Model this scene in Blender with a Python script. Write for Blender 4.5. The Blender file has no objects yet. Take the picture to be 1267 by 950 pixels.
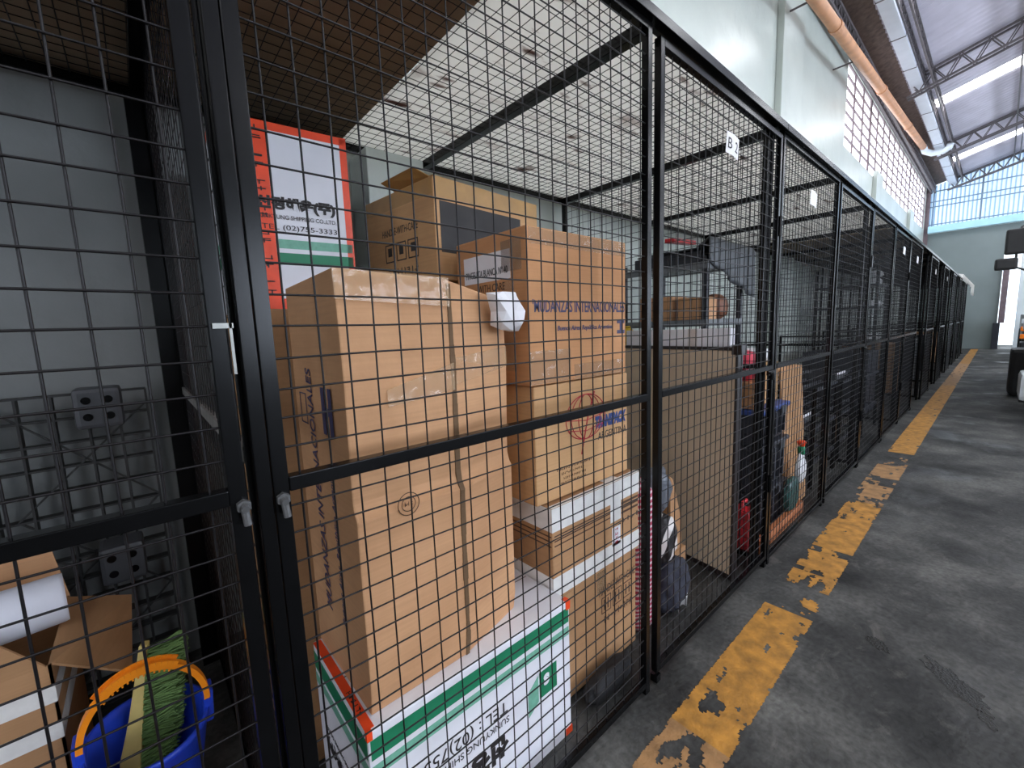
import bpy, bmesh, math, random
from mathutils import Vector, Matrix, noise
R = random.Random(7)
sc = bpy.context.scene
COL = sc.collection
rad = math.radians
V3 = Vector

# ------------------------------------------------------------------ materials
def newmat(name):
    m = bpy.data.materials.new(name); m.use_nodes = True
    nt = m.node_tree; nt.nodes.clear()
    out = nt.nodes.new('ShaderNodeOutputMaterial')
    b = nt.nodes.new('ShaderNodeBsdfPrincipled')
    nt.links.new(b.outputs[0], out.inputs[0])
    return m, nt, b, out

def lin(c):
    return tuple(((x / 12.92) if x <= .04045 else ((x + .055) / 1.055) ** 2.4) for x in [v / 255 for v in c]) + (1,)

def mat(name, rgb, rough=.6, var=.12, scale=8, metal=0, bump=0, bscale=60, spec=.5, coat=0, detail=4):
    m, nt, b, out = newmat(name)
    c = lin(rgb)
    tc = nt.nodes.new('ShaderNodeTexCoord')
    n = nt.nodes.new('ShaderNodeTexNoise'); n.inputs['Scale'].default_value = scale; n.inputs['Detail'].default_value = detail
    nt.links.new(tc.outputs['Object'], n.inputs['Vector'])
    r = nt.nodes.new('ShaderNodeValToRGB')
    r.color_ramp.elements[0].position = .3; r.color_ramp.elements[1].position = .7
    r.color_ramp.elements[0].color = tuple(x * (1 - var) for x in c[:3]) + (1,)
    r.color_ramp.elements[1].color = tuple(min(1, x * (1 + var)) for x in c[:3]) + (1,)
    nt.links.new(n.outputs['Fac'], r.inputs['Fac']); nt.links.new(r.outputs['Color'], b.inputs['Base Color'])
    b.inputs['Roughness'].default_value = rough; b.inputs['Metallic'].default_value = metal
    b.inputs['Specular IOR Level'].default_value = spec
    if coat: b.inputs['Coat Weight'].default_value = coat
    if bump:
        n2 = nt.nodes.new('ShaderNodeTexNoise'); n2.inputs['Scale'].default_value = bscale; n2.inputs['Detail'].default_value = 3
        nt.links.new(tc.outputs['Object'], n2.inputs['Vector'])
        bp = nt.nodes.new('ShaderNodeBump'); bp.inputs['Strength'].default_value = bump; bp.inputs['Distance'].default_value = .01
        nt.links.new(n2.outputs['Fac'], bp.inputs['Height']); nt.links.new(bp.outputs[0], b.inputs['Normal'])
    return m

def emit(name, rgb, s):
    m, nt, b, out = newmat(name)
    b.inputs['Base Color'].default_value = lin(rgb); b.inputs['Emission Color'].default_value = lin(rgb)
    b.inputs['Emission Strength'].default_value = s
    tc = nt.nodes.new('ShaderNodeTexCoord'); n = nt.nodes.new('ShaderNodeTexNoise'); n.inputs['Scale'].default_value = 3
    mp = nt.nodes.new('ShaderNodeMapRange'); mp.inputs['To Min'].default_value = s * .85; mp.inputs['To Max'].default_value = s * 1.15
    nt.links.new(tc.outputs['Object'], n.inputs['Vector']); nt.links.new(n.outputs['Fac'], mp.inputs['Value'])
    nt.links.new(mp.outputs[0], b.inputs['Emission Strength'])
    return m

def cardboard(name, rgb, rough=.75):
    m, nt, b, out = newmat(name)
    c = lin(rgb); tc = nt.nodes.new('ShaderNodeTexCoord')
    n = nt.nodes.new('ShaderNodeTexNoise'); n.inputs['Scale'].default_value = 3.5; n.inputs['Detail'].default_value = 6
    nt.links.new(tc.outputs['Object'], n.inputs['Vector'])
    r = nt.nodes.new('ShaderNodeValToRGB'); r.color_ramp.elements[0].position = .3; r.color_ramp.elements[1].position = .72
    r.color_ramp.elements[0].color = tuple(x * k for x, k in zip(c[:3], (.84, .80, .76))) + (1,)
    r.color_ramp.elements[1].color = tuple(min(1, x * 1.1) for x in c[:3]) + (1,)
    nt.links.new(n.outputs['Fac'], r.inputs['Fac'])
    # fibre streaks
    mp = nt.nodes.new('ShaderNodeMapping'); mp.inputs['Scale'].default_value = (5, 5, 140)
    n2 = nt.nodes.new('ShaderNodeTexNoise'); n2.inputs['Scale'].default_value = 1; n2.inputs['Detail'].default_value = 2
    nt.links.new(tc.outputs['Object'], mp.inputs['Vector']); nt.links.new(mp.outputs[0], n2.inputs['Vector'])
    mx = nt.nodes.new('ShaderNodeMix'); mx.data_type = 'RGBA'; mx.blend_type = 'MULTIPLY'; mx.inputs['Factor'].default_value = .22
    nt.links.new(r.outputs['Color'], mx.inputs['A']); nt.links.new(n2.outputs['Fac'], mx.inputs['B'])
    nt.links.new(mx.outputs['Result'], b.inputs['Base Color'])
    n3 = nt.nodes.new('ShaderNodeTexNoise'); n3.inputs['Scale'].default_value = 9; n3.inputs['Detail'].default_value = 5
    nt.links.new(tc.outputs['Object'], n3.inputs['Vector'])
    bp = nt.nodes.new('ShaderNodeBump'); bp.inputs['Strength'].default_value = .25; bp.inputs['Distance'].default_value = .02
    nt.links.new(n3.outputs['Fac'], bp.inputs['Height']); nt.links.new(bp.outputs[0], b.inputs['Normal'])
    b.inputs['Roughness'].default_value = rough; b.inputs['Specular IOR Level'].default_value = .3
    return m

M = {}
M['black'] = mat('black_paint', (8, 8, 9), .22, .2, 20, spec=.22)
M['wire'] = mat('black_wire', (15, 12, 14), .4, .25, 30, spec=.3)
M['steel'] = mat('worn_steel', (150, 150, 145), .4, .2, 30, metal=.8)
M['card_a'] = cardboard('cardboard_tan', (210, 162, 120))
M['card_b'] = cardboard('cardboard_orange', (206, 152, 106))
M['card_c'] = cardboard('cardboard_light', (214, 170, 122))
M['card_d'] = cardboard('cardboard_brown', (186, 144, 104))
M['card_in'] = cardboard('cardboard_inside', (150, 112, 76))
M['card_raw'] = cardboard('raw_corrugated_edge', (112, 88, 64))
M['carton_white'] = mat('white_carton', (226, 226, 232), .6, .05, 6)
M['tape_white'] = mat('white_tape', (226, 224, 220), .35, .06, 30, bump=.3, bscale=25)
M['tape_orange'] = mat('orange_tape', (236, 74, 30), .4, .12, 14)
M['tape_tan'] = mat('tan_tape', (184, 142, 84), .3, .12, 12)
M['green'] = mat('green_print', (20, 122, 84), .5, .08, 20)
M['green_pale'] = mat('pale_green_print', (112, 172, 148), .5, .12, 60)
M['ink'] = mat('black_ink', (38, 34, 34), .6, .15, 40)
M['ink_brown'] = mat('brown_ink', (74, 50, 34), .7, .15, 40)
M['ink_blue'] = mat('blue_ink', (60, 58, 92), .6, .15, 40)
M['ink_navy'] = mat('navy_ink', (36, 62, 122), .6, .15, 40)
M['ink_red'] = mat('red_ink', (170, 32, 48), .6, .15, 40)
M['patch'] = mat('dark_grey_patch', (56, 54, 54), .7, .2, 10, detail=6)
M['paper'] = mat('white_paper', (232, 230, 232), .7, .04, 20)
M['mdf'] = mat('beige_board', (196, 176, 152), .55, .05, 4)
M['white_board'] = mat('white_board', (226, 224, 230), .5, .04, 4)
M['black_edge'] = mat('black_edging', (34, 26, 26), .4, .15, 20)
M['wood'] = mat('pale_wood', (206, 184, 112), .6, .15, 14)
M['wood_orange'] = mat('orange_wood', (176, 108, 66), .6, .2, 14)
M['blue_plastic'] = mat('blue_plastic', (34, 66, 190), .35, .08, 10)
M['orange_plastic'] = mat('orange_plastic', (244, 142, 28), .35, .08, 12)
M['red_plastic'] = mat('red_plastic', (196, 36, 44), .35, .1, 10)
M['pink_plastic'] = mat('pink_plastic', (222, 60, 84), .35, .1, 10)
M['dark_plastic'] = mat('dark_plastic', (42, 44, 52), .4, .15, 10)
M['grey_plastic'] = mat('grey_plastic', (66, 68, 72), .45, .1, 8)
M['navy_plastic'] = mat('navy_plastic', (50, 74, 140), .4, .12, 10)
M['black_plastic'] = mat('black_plastic', (38, 38, 38), .5, .2, 10)
M['grey_metal'] = mat('grey_metal', (112, 116, 120), .45, .12, 10)
M['bristle'] = mat('green_bristle', (98, 128, 70), .7, .3, 30)
M['foam'] = mat('white_foam', (224, 226, 236), .7, .04, 10)
M['brown_paper'] = mat('brown_paper', (176, 132, 92), .75, .12, 14, bump=.4, bscale=18)
M['leather'] = mat('brown_leather', (124, 74, 44), .5, .25, 12, bump=.3, bscale=16)
M['grey_bag'] = mat('grey_bag', (96, 100, 108), .3, .2, 14, bump=.5, bscale=14)
M['navy_cloth'] = mat('navy_cloth', (44, 46, 58), .85, .2, 12, bump=.5, bscale=14)
M['white_bag'] = mat('white_bag', (226, 226, 228), .35, .06, 10, bump=.5, bscale=14)
M['green_bag'] = mat('green_bag', (34, 70, 66), .4, .2, 10, bump=.5, bscale=14)
M['girt'] = mat('blue_grey_girt', (104, 128, 150), .6, .1, 6)
M['yellow'] = mat('yellow_plastic', (214, 178, 48), .5, .1, 10)
M['pvc'] = mat('white_pvc', (226, 234, 240), .35, .04, 8)
M['pipe'] = mat('tan_pipe', (196, 140, 100), .5, .15, 6)
M['duct'] = mat('duct_metal', (206, 212, 222), .4, .05, 4)
M['lattice'] = mat('lattice_steel', (96, 90, 92), .6, .2, 10)
M['roof'] = mat('roof_sheet', (200, 196, 208), .55, .08, 3)
M['eave'] = mat('clay_eave', (112, 96, 88), .85, .3, 12, bump=.5, bscale=14)
M['beam'] = mat('pale_blue_beam', (170, 214, 226), .5, .06, 4)
M['frame_win'] = mat('window_steel', (112, 96, 100), .6, .15, 10)
M['truck_white'] = mat('truck_white', (216, 220, 224), .35, .06, 6)
M['truck_dark'] = mat('truck_dark', (44, 46, 50), .4, .15, 8)
M['rubber'] = mat('rubber', (28, 28, 30), .8, .2, 14)
M['glass_dark'] = mat('dark_glass', (60, 70, 76), .08, .05, 4)
M['amber'] = mat('amber_lens', (250, 130, 40), .25, .1, 30)
M['clear_lens'] = mat('clear_lens', (220, 226, 232), .15, .05, 30)
M['endwall'] = mat('end_wall_plaster', (122, 132, 131), .7, .06, 1.2)
M['column_pale'] = mat('column_pale', (206, 214, 216), .6, .05, 2)
M['concrete_grey'] = mat('grey_concrete', (128, 130, 128), .8, .12, 6, bump=.3, bscale=30)
M['roofboard'] = mat('brown_board', (150, 130, 106), .85, .2, 2.5, detail=8)
M['dark_tarp'] = mat('dark_tarp', (66, 70, 74), .5, .2, 6, bump=.5, bscale=8)
M['skylight'] = emit('skylight_sheet', (250, 252, 255), 11)
M['pane'] = emit('daylight_pane', (240, 245, 255), 3.0)
M['pane_fill'] = emit('added_fill_pane', (226, 238, 255), 13)  # glow of the windows added in the right wall

# transparent packing tape: glossy, slightly lighter film
def film():
    m, nt, b, out = newmat('clear_packing_tape')
    b.inputs['Base Color'].default_value = lin((226, 190, 150)); b.inputs['Roughness'].default_value = .12
    b.inputs['Alpha'].default_value = .3
    tc = nt.nodes.new('ShaderNodeTexCoord'); n = nt.nodes.new('ShaderNodeTexNoise'); n.inputs['Scale'].default_value = 14
    nt.links.new(tc.outputs['Object'], n.inputs['Vector'])
    bp = nt.nodes.new('ShaderNodeBump'); bp.inputs['Strength'].default_value = .45; bp.inputs['Distance'].default_value = .02
    nt.links.new(n.outputs['Fac'], bp.inputs['Height']); nt.links.new(bp.outputs[0], b.inputs['Normal'])
    return m
M['film'] = film()

def tarp_mat(name, rgb, tr=.65):
    m, nt, b, out = newmat(name)
    tc = nt.nodes.new('ShaderNodeTexCoord')
    mp = nt.nodes.new('ShaderNodeMapping'); mp.inputs['Scale'].default_value = (1.2, 4, 1); mp.inputs['Rotation'].default_value = (0, 0, .5)
    n = nt.nodes.new('ShaderNodeTexNoise'); n.inputs['Scale'].default_value = 1.6; n.inputs['Detail'].default_value = 8; n.inputs['Roughness'].default_value = .65
    nt.links.new(tc.outputs['Object'], mp.inputs['Vector']); nt.links.new(mp.outputs[0], n.inputs['Vector'])
    r = nt.nodes.new('ShaderNodeValToRGB'); c = lin(rgb)
    r.color_ramp.elements[0].position = .22; r.color_ramp.elements[0].color = lin((150, 128, 120))
    r.color_ramp.elements[1].position = .41; r.color_ramp.elements[1].color = c
    nt.links.new(n.outputs['Fac'], r.inputs['Fac']); nt.links.new(r.outputs['Color'], b.inputs['Base Color'])
    b.inputs['Roughness'].default_value = .5
    t = nt.nodes.new('ShaderNodeBsdfTranslucent'); nt.links.new(r.outputs['Color'], t.inputs['Color'])
    mx = nt.nodes.new('ShaderNodeMixShader'); mx.inputs[0].default_value = tr
    nt.links.new(b.outputs[0], mx.inputs[1]); nt.links.new(t.outputs[0], mx.inputs[2]); nt.links.new(mx.outputs[0], out.inputs[0])
    return m
def specks(m):
    nt = m.node_tree; r = nt.nodes['Color Ramp']
    tc = nt.nodes.new('ShaderNodeTexCoord'); mp = nt.nodes.new('ShaderNodeMapping'); mp.inputs['Scale'].default_value = (3.2, 10, 1); mp.inputs['Rotation'].default_value = (0, 0, -.25)
    n = nt.nodes.new('ShaderNodeTexNoise'); n.inputs['Scale'].default_value = 1.5; n.inputs['Detail'].default_value = 5
    r2 = nt.nodes.new('ShaderNodeValToRGB'); r2.color_ramp.elements[0].position = .27; r2.color_ramp.elements[0].color = lin((118, 92, 84)); r2.color_ramp.elements[1].position = .37; r2.color_ramp.elements[1].color = (1, 1, 1, 1)
    mx = nt.nodes.new('ShaderNodeMix'); mx.data_type = 'RGBA'; mx.blend_type = 'MULTIPLY'; mx.inputs['Factor'].default_value = 1
    nt.links.new(tc.outputs['Object'], mp.inputs['Vector']); nt.links.new(mp.outputs[0], n.inputs['Vector']); nt.links.new(n.outputs['Fac'], r2.inputs['Fac'])
    nt.links.new(r.outputs['Color'], mx.inputs['A']); nt.links.new(r2.outputs['Color'], mx.inputs['B'])
    for nd in nt.nodes:
        if nd.type == 'BSDF_PRINCIPLED': nt.links.new(mx.outputs['Result'], nd.inputs['Base Color'])
        if nd.type == 'BSDF_TRANSLUCENT': nt.links.new(mx.outputs['Result'], nd.inputs['Color'])
M['tarp'] = tarp_mat('dusty_white_sheet', (240, 238, 233), .78)
specks(M['tarp'])
M['corrugated'] = tarp_mat('translucent_corrugated', (206, 226, 246), .7)
def ribs():
    nt = M['corrugated'].node_tree; r = nt.nodes['Color Ramp']
    tc = nt.nodes.new('ShaderNodeTexCoord'); w = nt.nodes.new('ShaderNodeTexWave'); w.bands_direction = 'Y'; w.inputs['Scale'].default_value = 2 * math.pi / 20 / .117; w.inputs['Distortion'].default_value = 0
    nt.links.new(tc.outputs['Object'], w.inputs['Vector']); nt.links.new(w.outputs['Fac'], r.inputs['Fac'])
    for e, cc, p in zip(r.color_ramp.elements, ((146, 172, 198), (226, 240, 252)), (.12, .42)): e.color = lin(cc); e.position = p
ribs()

def wall_mat():
    m, nt, b, out = newmat('glossy_green_white_wall')
    tc = nt.nodes.new('ShaderNodeTexCoord')
    n = nt.nodes.new('ShaderNodeTexNoise'); n.inputs['Scale'].default_value = 1.1; n.inputs['Detail'].default_value = 7
    nt.links.new(tc.outputs['Object'], n.inputs['Vector'])
    r = nt.nodes.new('ShaderNodeValToRGB'); r.color_ramp.elements[0].position = .3; r.color_ramp.elements[1].position = .65
    r.color_ramp.elements[0].color = lin((184, 191, 183)); r.color_ramp.elements[1].color = lin((199, 205, 197))
    nt.links.new(n.outputs['Fac'], r.inputs['Fac']); nt.links.new(r.outputs['Color'], b.inputs['Base Color'])
    b.inputs['Roughness'].default_value = .3
    n2 = nt.nodes.new('ShaderNodeTexNoise'); n2.inputs['Scale'].default_value = 3.5; n2.inputs['Detail'].default_value = 6
    nt.links.new(tc.outputs['Object'], n2.inputs['Vector'])
    bp = nt.nodes.new('ShaderNodeBump'); bp.inputs['Strength'].default_value = .25; bp.inputs['Distance'].default_value = .05
    nt.links.new(n2.outputs['Fac'], bp.inputs['Height']); nt.links.new(bp.outputs[0], b.inputs['Normal'])
    return m
M['wall'] = wall_mat()
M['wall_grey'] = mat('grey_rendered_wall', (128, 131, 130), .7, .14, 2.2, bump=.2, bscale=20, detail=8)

def floor_mat():
    m, nt, b, out = newmat('worn_concrete_floor')
    L = nt.links.new; N = nt.nodes.new
    tc = N('ShaderNodeTexCoord')
    n = N('ShaderNodeTexNoise'); n.inputs['Scale'].default_value = 1.7; n.inputs['Detail'].default_value = 9; n.inputs['Roughness'].default_value = .62
    L(tc.outputs['Object'], n.inputs['Vector'])
    r = N('ShaderNodeValToRGB'); cr = r.color_ramp
    cr.elements[0].position = .34; cr.elements[0].color = lin((28, 28, 27))
    cr.elements[1].position = .68; cr.elements[1].color = lin((98, 97, 93))
    e = cr.elements.new(.5); e.color = lin((60, 60, 58))
    L(n.outputs['Fac'], r.inputs['Fac'])
    # fine speckle
    n2 = N('ShaderNodeTexNoise'); n2.inputs['Scale'].default_value = 45; n2.inputs['Detail'].default_value = 6
    L(tc.outputs['Object'], n2.inputs['Vector'])
    mx = N('ShaderNodeMix'); mx.data_type = 'RGBA'; mx.blend_type = 'OVERLAY'; mx.inputs['Factor'].default_value = .75
    L(r.outputs['Color'], mx.inputs['A']); L(n2.outputs['Fac'], mx.inputs['B'])
    # damp patches: darker and shiny
    n3 = N('ShaderNodeTexNoise'); n3.inputs['Scale'].default_value = 1.25; n3.inputs['Detail'].default_value = 7; n3.inputs['Roughness'].default_value = .55
    mp = N('ShaderNodeMapping'); mp.inputs['Location'].default_value = (3.1, 1.7, 0); mp.inputs['Scale'].default_value = (1, 1.3, 1)
    L(tc.outputs['Object'], mp.inputs['Vector']); L(mp.outputs[0], n3.inputs['Vector'])
    wet = N('ShaderNodeMapRange'); wet.inputs['From Min'].default_value = .55; wet.inputs['From Max'].default_value = .66
    L(n3.outputs['Fac'], wet.inputs['Value'])
    mw = N('ShaderNodeMix'); mw.data_type = 'RGBA'; mw.blend_type = 'MULTIPLY'
    ws = N('ShaderNodeMath'); ws.operation = 'MULTIPLY'; ws.inputs[1].default_value = .6
    L(wet.outputs[0], ws.inputs[0]); L(ws.outputs[0], mw.inputs['Factor'])
    L(mx.outputs['Result'], mw.inputs['A']); mw.inputs['B'].default_value = (.3, .3, .3, 1)
    n5 = N('ShaderNodeTexNoise'); n5.inputs['Scale'].default_value = 5; n5.inputs['Detail'].default_value = 9; n5.inputs['Roughness'].default_value = .7; n5.inputs['Distortion'].default_value = .6
    mp5 = N('ShaderNodeMapping'); mp5.inputs['Scale'].default_value = (1, 1.8, 1); mp5.inputs['Rotation'].default_value = (0, 0, .5)
    L(tc.outputs['Object'], mp5.inputs['Vector']); L(mp5.outputs[0], n5.inputs['Vector'])
    sc5 = N('ShaderNodeMapRange'); sc5.inputs['From Min'].default_value = .57; sc5.inputs['From Max'].default_value = .78; sc5.inputs['To Max'].default_value = .55
    L(n5.outputs['Fac'], sc5.inputs['Value'])
    m5 = N('ShaderNodeMix'); m5.data_type = 'RGBA'; m5.inputs['B'].default_value = lin((120, 116, 110))
    L(sc5.outputs[0], m5.inputs['Factor']); L(mw.outputs['Result'], m5.inputs['A'])
    L(m5.outputs['Result'], b.inputs['Base Color'])
    rr = N('ShaderNodeMapRange'); rr.inputs['To Min'].default_value = .72; rr.inputs['To Max'].default_value = .34
    L(wet.outputs[0], rr.inputs['Value']); L(rr.outputs[0], b.inputs['Roughness'])
    # tread pattern pressed into the screed
    w1 = N('ShaderNodeTexWave'); w1.inputs['Scale'].default_value = 14; w1.inputs['Distortion'].default_value = 1.5; w1.bands_direction = 'Y'
    mp1 = N('ShaderNodeMapping'); mp1.inputs['Rotation'].default_value = (0, 0, .25)
    L(tc.outputs['Object'], mp1.inputs['Vector']); L(mp1.outputs[0], w1.inputs['Vector'])
    ad = N('ShaderNodeMath'); ad.operation = 'MULTIPLY_ADD'; ad.inputs[1].default_value = .08
    L(w1.outputs['Fac'], ad.inputs[0]); L(n2.outputs['Fac'], ad.inputs[2])
    bp = N('ShaderNodeBump'); bp.inputs['Strength'].default_value = .45; bp.inputs['Distance'].default_value = .008
    L(ad.outputs[0], bp.inputs['Height']); L(bp.outputs[0], b.inputs['Normal'])
    b.inputs['Specular IOR Level'].default_value = .3
    return m
M['floor'] = floor_mat()
M['floor_paint'] = mat('worn_yellow_paint', (166, 116, 42), .65, .42, 16, bump=.3, bscale=80, detail=8)
M['floor_paint_faded'] = mat('faded_ochre_paint', (150, 112, 70), .7, .3, 16, bump=.3, bscale=80, detail=8)
M['puddle'] = mat('wet_film', (24, 22, 18), .22, .3, 40, spec=.25, bump=.3, bscale=120)

def striped(name, c1, c2, scale, rot=0):
    m, nt, b, out = newmat(name)
    tc = nt.nodes.new('ShaderNodeTexCoord'); mp = nt.nodes.new('ShaderNodeMapping'); mp.inputs['Rotation'].default_value = (rot, rot * .5, 0)
    w = nt.nodes.new('ShaderNodeTexWave'); w.inputs['Scale'].default_value = scale; w.inputs['Distortion'].default_value = 2.5; w.bands_direction = 'Z'
    w.inputs['Detail'].default_value = 1
    r = nt.nodes.new('ShaderNodeValToRGB'); r.color_ramp.interpolation = 'CONSTANT'
    r.color_ramp.elements[0].color = lin(c1); r.color_ramp.elements[1].color = lin(c2); r.color_ramp.elements[1].position = .6
    nt.links.new(tc.outputs['Object'], mp.inputs['Vector']); nt.links.new(mp.outputs[0], w.inputs['Vector'])
    nt.links.new(w.outputs['Fac'], r.inputs['Fac']); nt.links.new(r.outputs['Color'], b.inputs['Base Color']); b.inputs['Roughness'].default_value = .5
    return m
M['bag_stripe'] = striped('pink_striped_plastic', (186, 56, 88), (222, 208, 212), 14, .3)
M['bag_mixed'] = striped('black_white_print', (30, 28, 30), (214, 208, 204), 5, 1.1)

# ------------------------------------------------------------------ mesh helpers
class MB:
    def __init__(s): s.v = []; s.f = []; s.mi = []; s.m = 0
    def add(s, vs, fs):
        n = len(s.v); s.v += [tuple(x) for x in vs]; s.f += [tuple(i + n for i in f) for f in fs]; s.mi += [s.m] * len(fs)
        return s
    def box(s, x0, x1, y0, y1, z0, z1, mtx=None):
        vs = [V3((x, y, z)) for x in (x0, x1) for y in (y0, y1) for z in (z0, z1)]
        if mtx is not None: vs = [mtx @ v for v in vs]
        return s.add(vs, [(0, 1, 3, 2), (4, 6, 7, 5), (0, 4, 5, 1), (2, 3, 7, 6), (0, 2, 6, 4), (1, 5, 7, 3)])
    def bar(s, a, b, w, h=None, up=(0, 0, 1)):
        """rectangular bar from a to b, w across, h along up"""
        a = V3(a); b = V3(b); h = h or w; d = (b - a).normalized(); up = V3(up)
        if abs(d.dot(up)) > .98: up = V3((0, 1, 0)) if abs(d.y) < .9 else V3((1, 0, 0))
        r = d.cross(up).normalized(); u = r.cross(d)
        vs = []
        for q in (a, b):
            for i, j in ((-1, -1), (1, -1), (1, 1), (-1, 1)): vs.append(q + r * (w / 2 * i) + u * (h / 2 * j))
        return s.add(vs, [(3, 2, 1, 0), (4, 5, 6, 7)] + [(i, (i + 1) % 4, 4 + (i + 1) % 4, 4 + i) for i in range(4)])
    def tube(s, pts, r, n=8, cap=True, closed=False):
        pts = [V3(p) for p in pts]; k = len(pts); base = len(s.v); prev = None
        rs = r if isinstance(r, (list, tuple)) else [r] * k
        vs = []
        for i, p in enumerate(pts):
            if closed: t = pts[(i + 1) % k] - pts[i - 1]
            else: t = pts[min(i + 1, k - 1)] - pts[max(i - 1, 0)]
            t.normalize()
            if prev is None:
                u = V3((0, 0, 1)) if abs(t.z) < .9 else V3((1, 0, 0)); u = (u - t * u.dot(t)).normalized()
            else:
                u = (prev - t * prev.dot(t)).normalized()
            prev = u; w = t.cross(u)
            for j in range(n):
                a = 2 * math.pi * j / n; vs.append(p + (u * math.cos(a) + w * math.sin(a)) * rs[i])
        fs = []
        for i in range(k if closed else k - 1):
            i2 = (i + 1) % k
            for j in range(n): fs.append((i * n + j, i * n + (j + 1) % n, i2 * n + (j + 1) % n, i2 * n + j))
        if cap and not closed: fs += [tuple(range(n - 1, -1, -1)), tuple((k - 1) * n + j for j in range(n))]
        return s.add(vs, fs)
    def lathe(s, prof, n=32, c=(0, 0, 0), mtx=None):
        vs = []; fs = []; k = len(prof)
        for (r, z) in prof:
            for j in range(n):
                a = 2 * math.pi * j / n; v = V3((r * math.cos(a), r * math.sin(a), z))
                vs.append((mtx @ v if mtx else v) + V3(c))
        for i in range(k - 1):
            for j in range(n): fs.append((i * n + j, i * n + (j + 1) % n, (i + 1) * n + (j + 1) % n, (i + 1) * n + j))
        fs += [tuple(range(n - 1, -1, -1)), tuple((k - 1) * n + j for j in range(n))]
        return s.add(vs, fs)
    def slab(s, quad, t):
        q = [V3(p) for p in quad]; nrm = (q[1] - q[0]).cross(q[-1] - q[0]).normalized() * t; n = len(q)
        vs = q + [p - nrm for p in q]
        return s.add(vs, [tuple(range(n)), tuple(range(2 * n - 1, n - 1, -1))] + [(i, n + i, n + (i + 1) % n, (i + 1) % n) for i in range(n)])
    def prism(s, poly, z0, z1, ztops=None):
        n = len(poly); vs = [V3((x, y, z0)) for x, y in poly] + [V3((x, y, (ztops[i] if ztops else z1))) for i, (x, y) in enumerate(poly)]
        return s.add(vs, [tuple(range(n - 1, -1, -1)), tuple(range(n, 2 * n))] + [(i, (i + 1) % n, n + (i + 1) % n, n + i) for i in range(n)])
    def build(s, name, m, parent=None, smooth=False, bevel=0, loc=None):
        me = bpy.data.meshes.new(name); me.from_pydata(s.v, [], s.f); me.validate()
        ms = m if isinstance(m, (list, tuple)) else [m]
        for x in ms: me.materials.append(M[x])
        if len(ms) > 1:
            for p, i in zip(me.polygons, s.mi): p.material_index = i
        bm = bmesh.new(); bm.from_mesh(me); bmesh.ops.recalc_face_normals(bm, faces=bm.faces)
        if bevel: bmesh.ops.bevel(bm, geom=list(bm.edges), offset=bevel, segments=2, affect='EDGES', profile=.6, clamp_overlap=True)
        bm.to_mesh(me); bm.free()
        if smooth:
            for p in me.polygons: p.use_smooth = True
        o = bpy.data.objects.new(name, me); COL.objects.link(o)
        if parent is not None: o.parent = parent
        if loc is not None: o.location = loc
        return o

class PB(MB):
    """each added piece becomes an object of its own"""
    def __init__(s): super().__init__(); s.p = []
    def add(s, vs, fs): s.p.append(([tuple(x) for x in vs], fs)); return s
    def build(s, name, m, parent=None, **k):
        o = None
        for vs, fs in s.p:
            b = MB(); b.add(vs, fs); o = b.build(name, m, parent, **k)
        return o

def tag(o, label=None, cat=None, group=None, kind=None):
    if label: o['label'] = label
    if cat: o['category'] = cat
    if group: o['group'] = group
    if kind: o['kind'] = kind
    return o

def empty(name, loc=(0, 0, 0), rz=0, label=None, cat=None, group=None):
    o = bpy.data.objects.new(name, None); COL.objects.link(o); o.location = loc; o.rotation_euler = (0, 0, rz); o.empty_display_size = .1
    return tag(o, label, cat, group)

def children(o): return [c for c in COL.objects if c.parent is o]
def copy_tree(o, parent=None):
    c = o.copy(); COL.objects.link(c)
    if parent is not None: c.parent = parent
    for ch in children(o): copy_tree(ch, c)
    return c

def text(name, body, parent, o, right, up, size=None, width=None, height=None, m='ink', shear=0, bold=0):
    """lettering laid on a face: centred at o, in the plane right/up"""
    cu = bpy.data.curves.new(name, 'FONT'); cu.body = body; cu.align_x = 'CENTER'; cu.align_y = 'CENTER'
    cu.size = size or .05; cu.extrude = .0004; cu.shear = shear; cu.offset = bold; cu.resolution_u = 3
    t = bpy.data.objects.new(name, cu); COL.objects.link(t); bpy.context.view_layer.update()
    me = bpy.data.meshes.new_from_object(t.evaluated_get(bpy.context.evaluated_depsgraph_get()))
    bpy.data.objects.remove(t); bpy.data.curves.remove(cu)
    xs = [v.co.x for v in me.vertices] or [0, 1]; ys = [v.co.y for v in me.vertices] or [0, 1]
    w = max(xs) - min(xs); h = max(ys) - min(ys); cx = (max(xs) + min(xs)) / 2; cy = (max(ys) + min(ys)) / 2
    sx = width / w if width else (height / h if height else 1); sy = height / h if height else sx
    right = V3(right).normalized(); up = V3(up).normalized(); nrm = right.cross(up)
    for v in me.vertices:
        p = V3(o) + right * ((v.co.x - cx) * sx) + up * ((v.co.y - cy) * sy) + nrm * (v.co.z + .0008)
        v.co = p
    me.materials.clear(); me.materials.append(M[m]); me.name = name
    ob = bpy.data.objects.new(name, me); COL.objects.link(ob)
    if parent is not None: ob.parent = parent
    return ob

FR = ((1, 0, 0), (0, 0, 1))       # front face (-y): right, up
LF = ((0, -1, 0), (0, 0, 1))      # left face (-x)
UP = V3((0, 0, 1))

def strip(name, face, c, w, h, parent, m, t=.0008, mb=None):
    """flat strip (tape, print) on a front or left face, centre c"""
    r, u = V3(face[0]), V3(face[1]); n = r.cross(u); c = V3(c) + n * t
    b = mb or MB()
    b.slab([c - r * w / 2 - u * h / 2, c + r * w / 2 - u * h / 2, c + r * w / 2 + u * h / 2, c - r * w / 2 + u * h / 2], t)
    return b if mb else b.build(name, m, parent)

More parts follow.
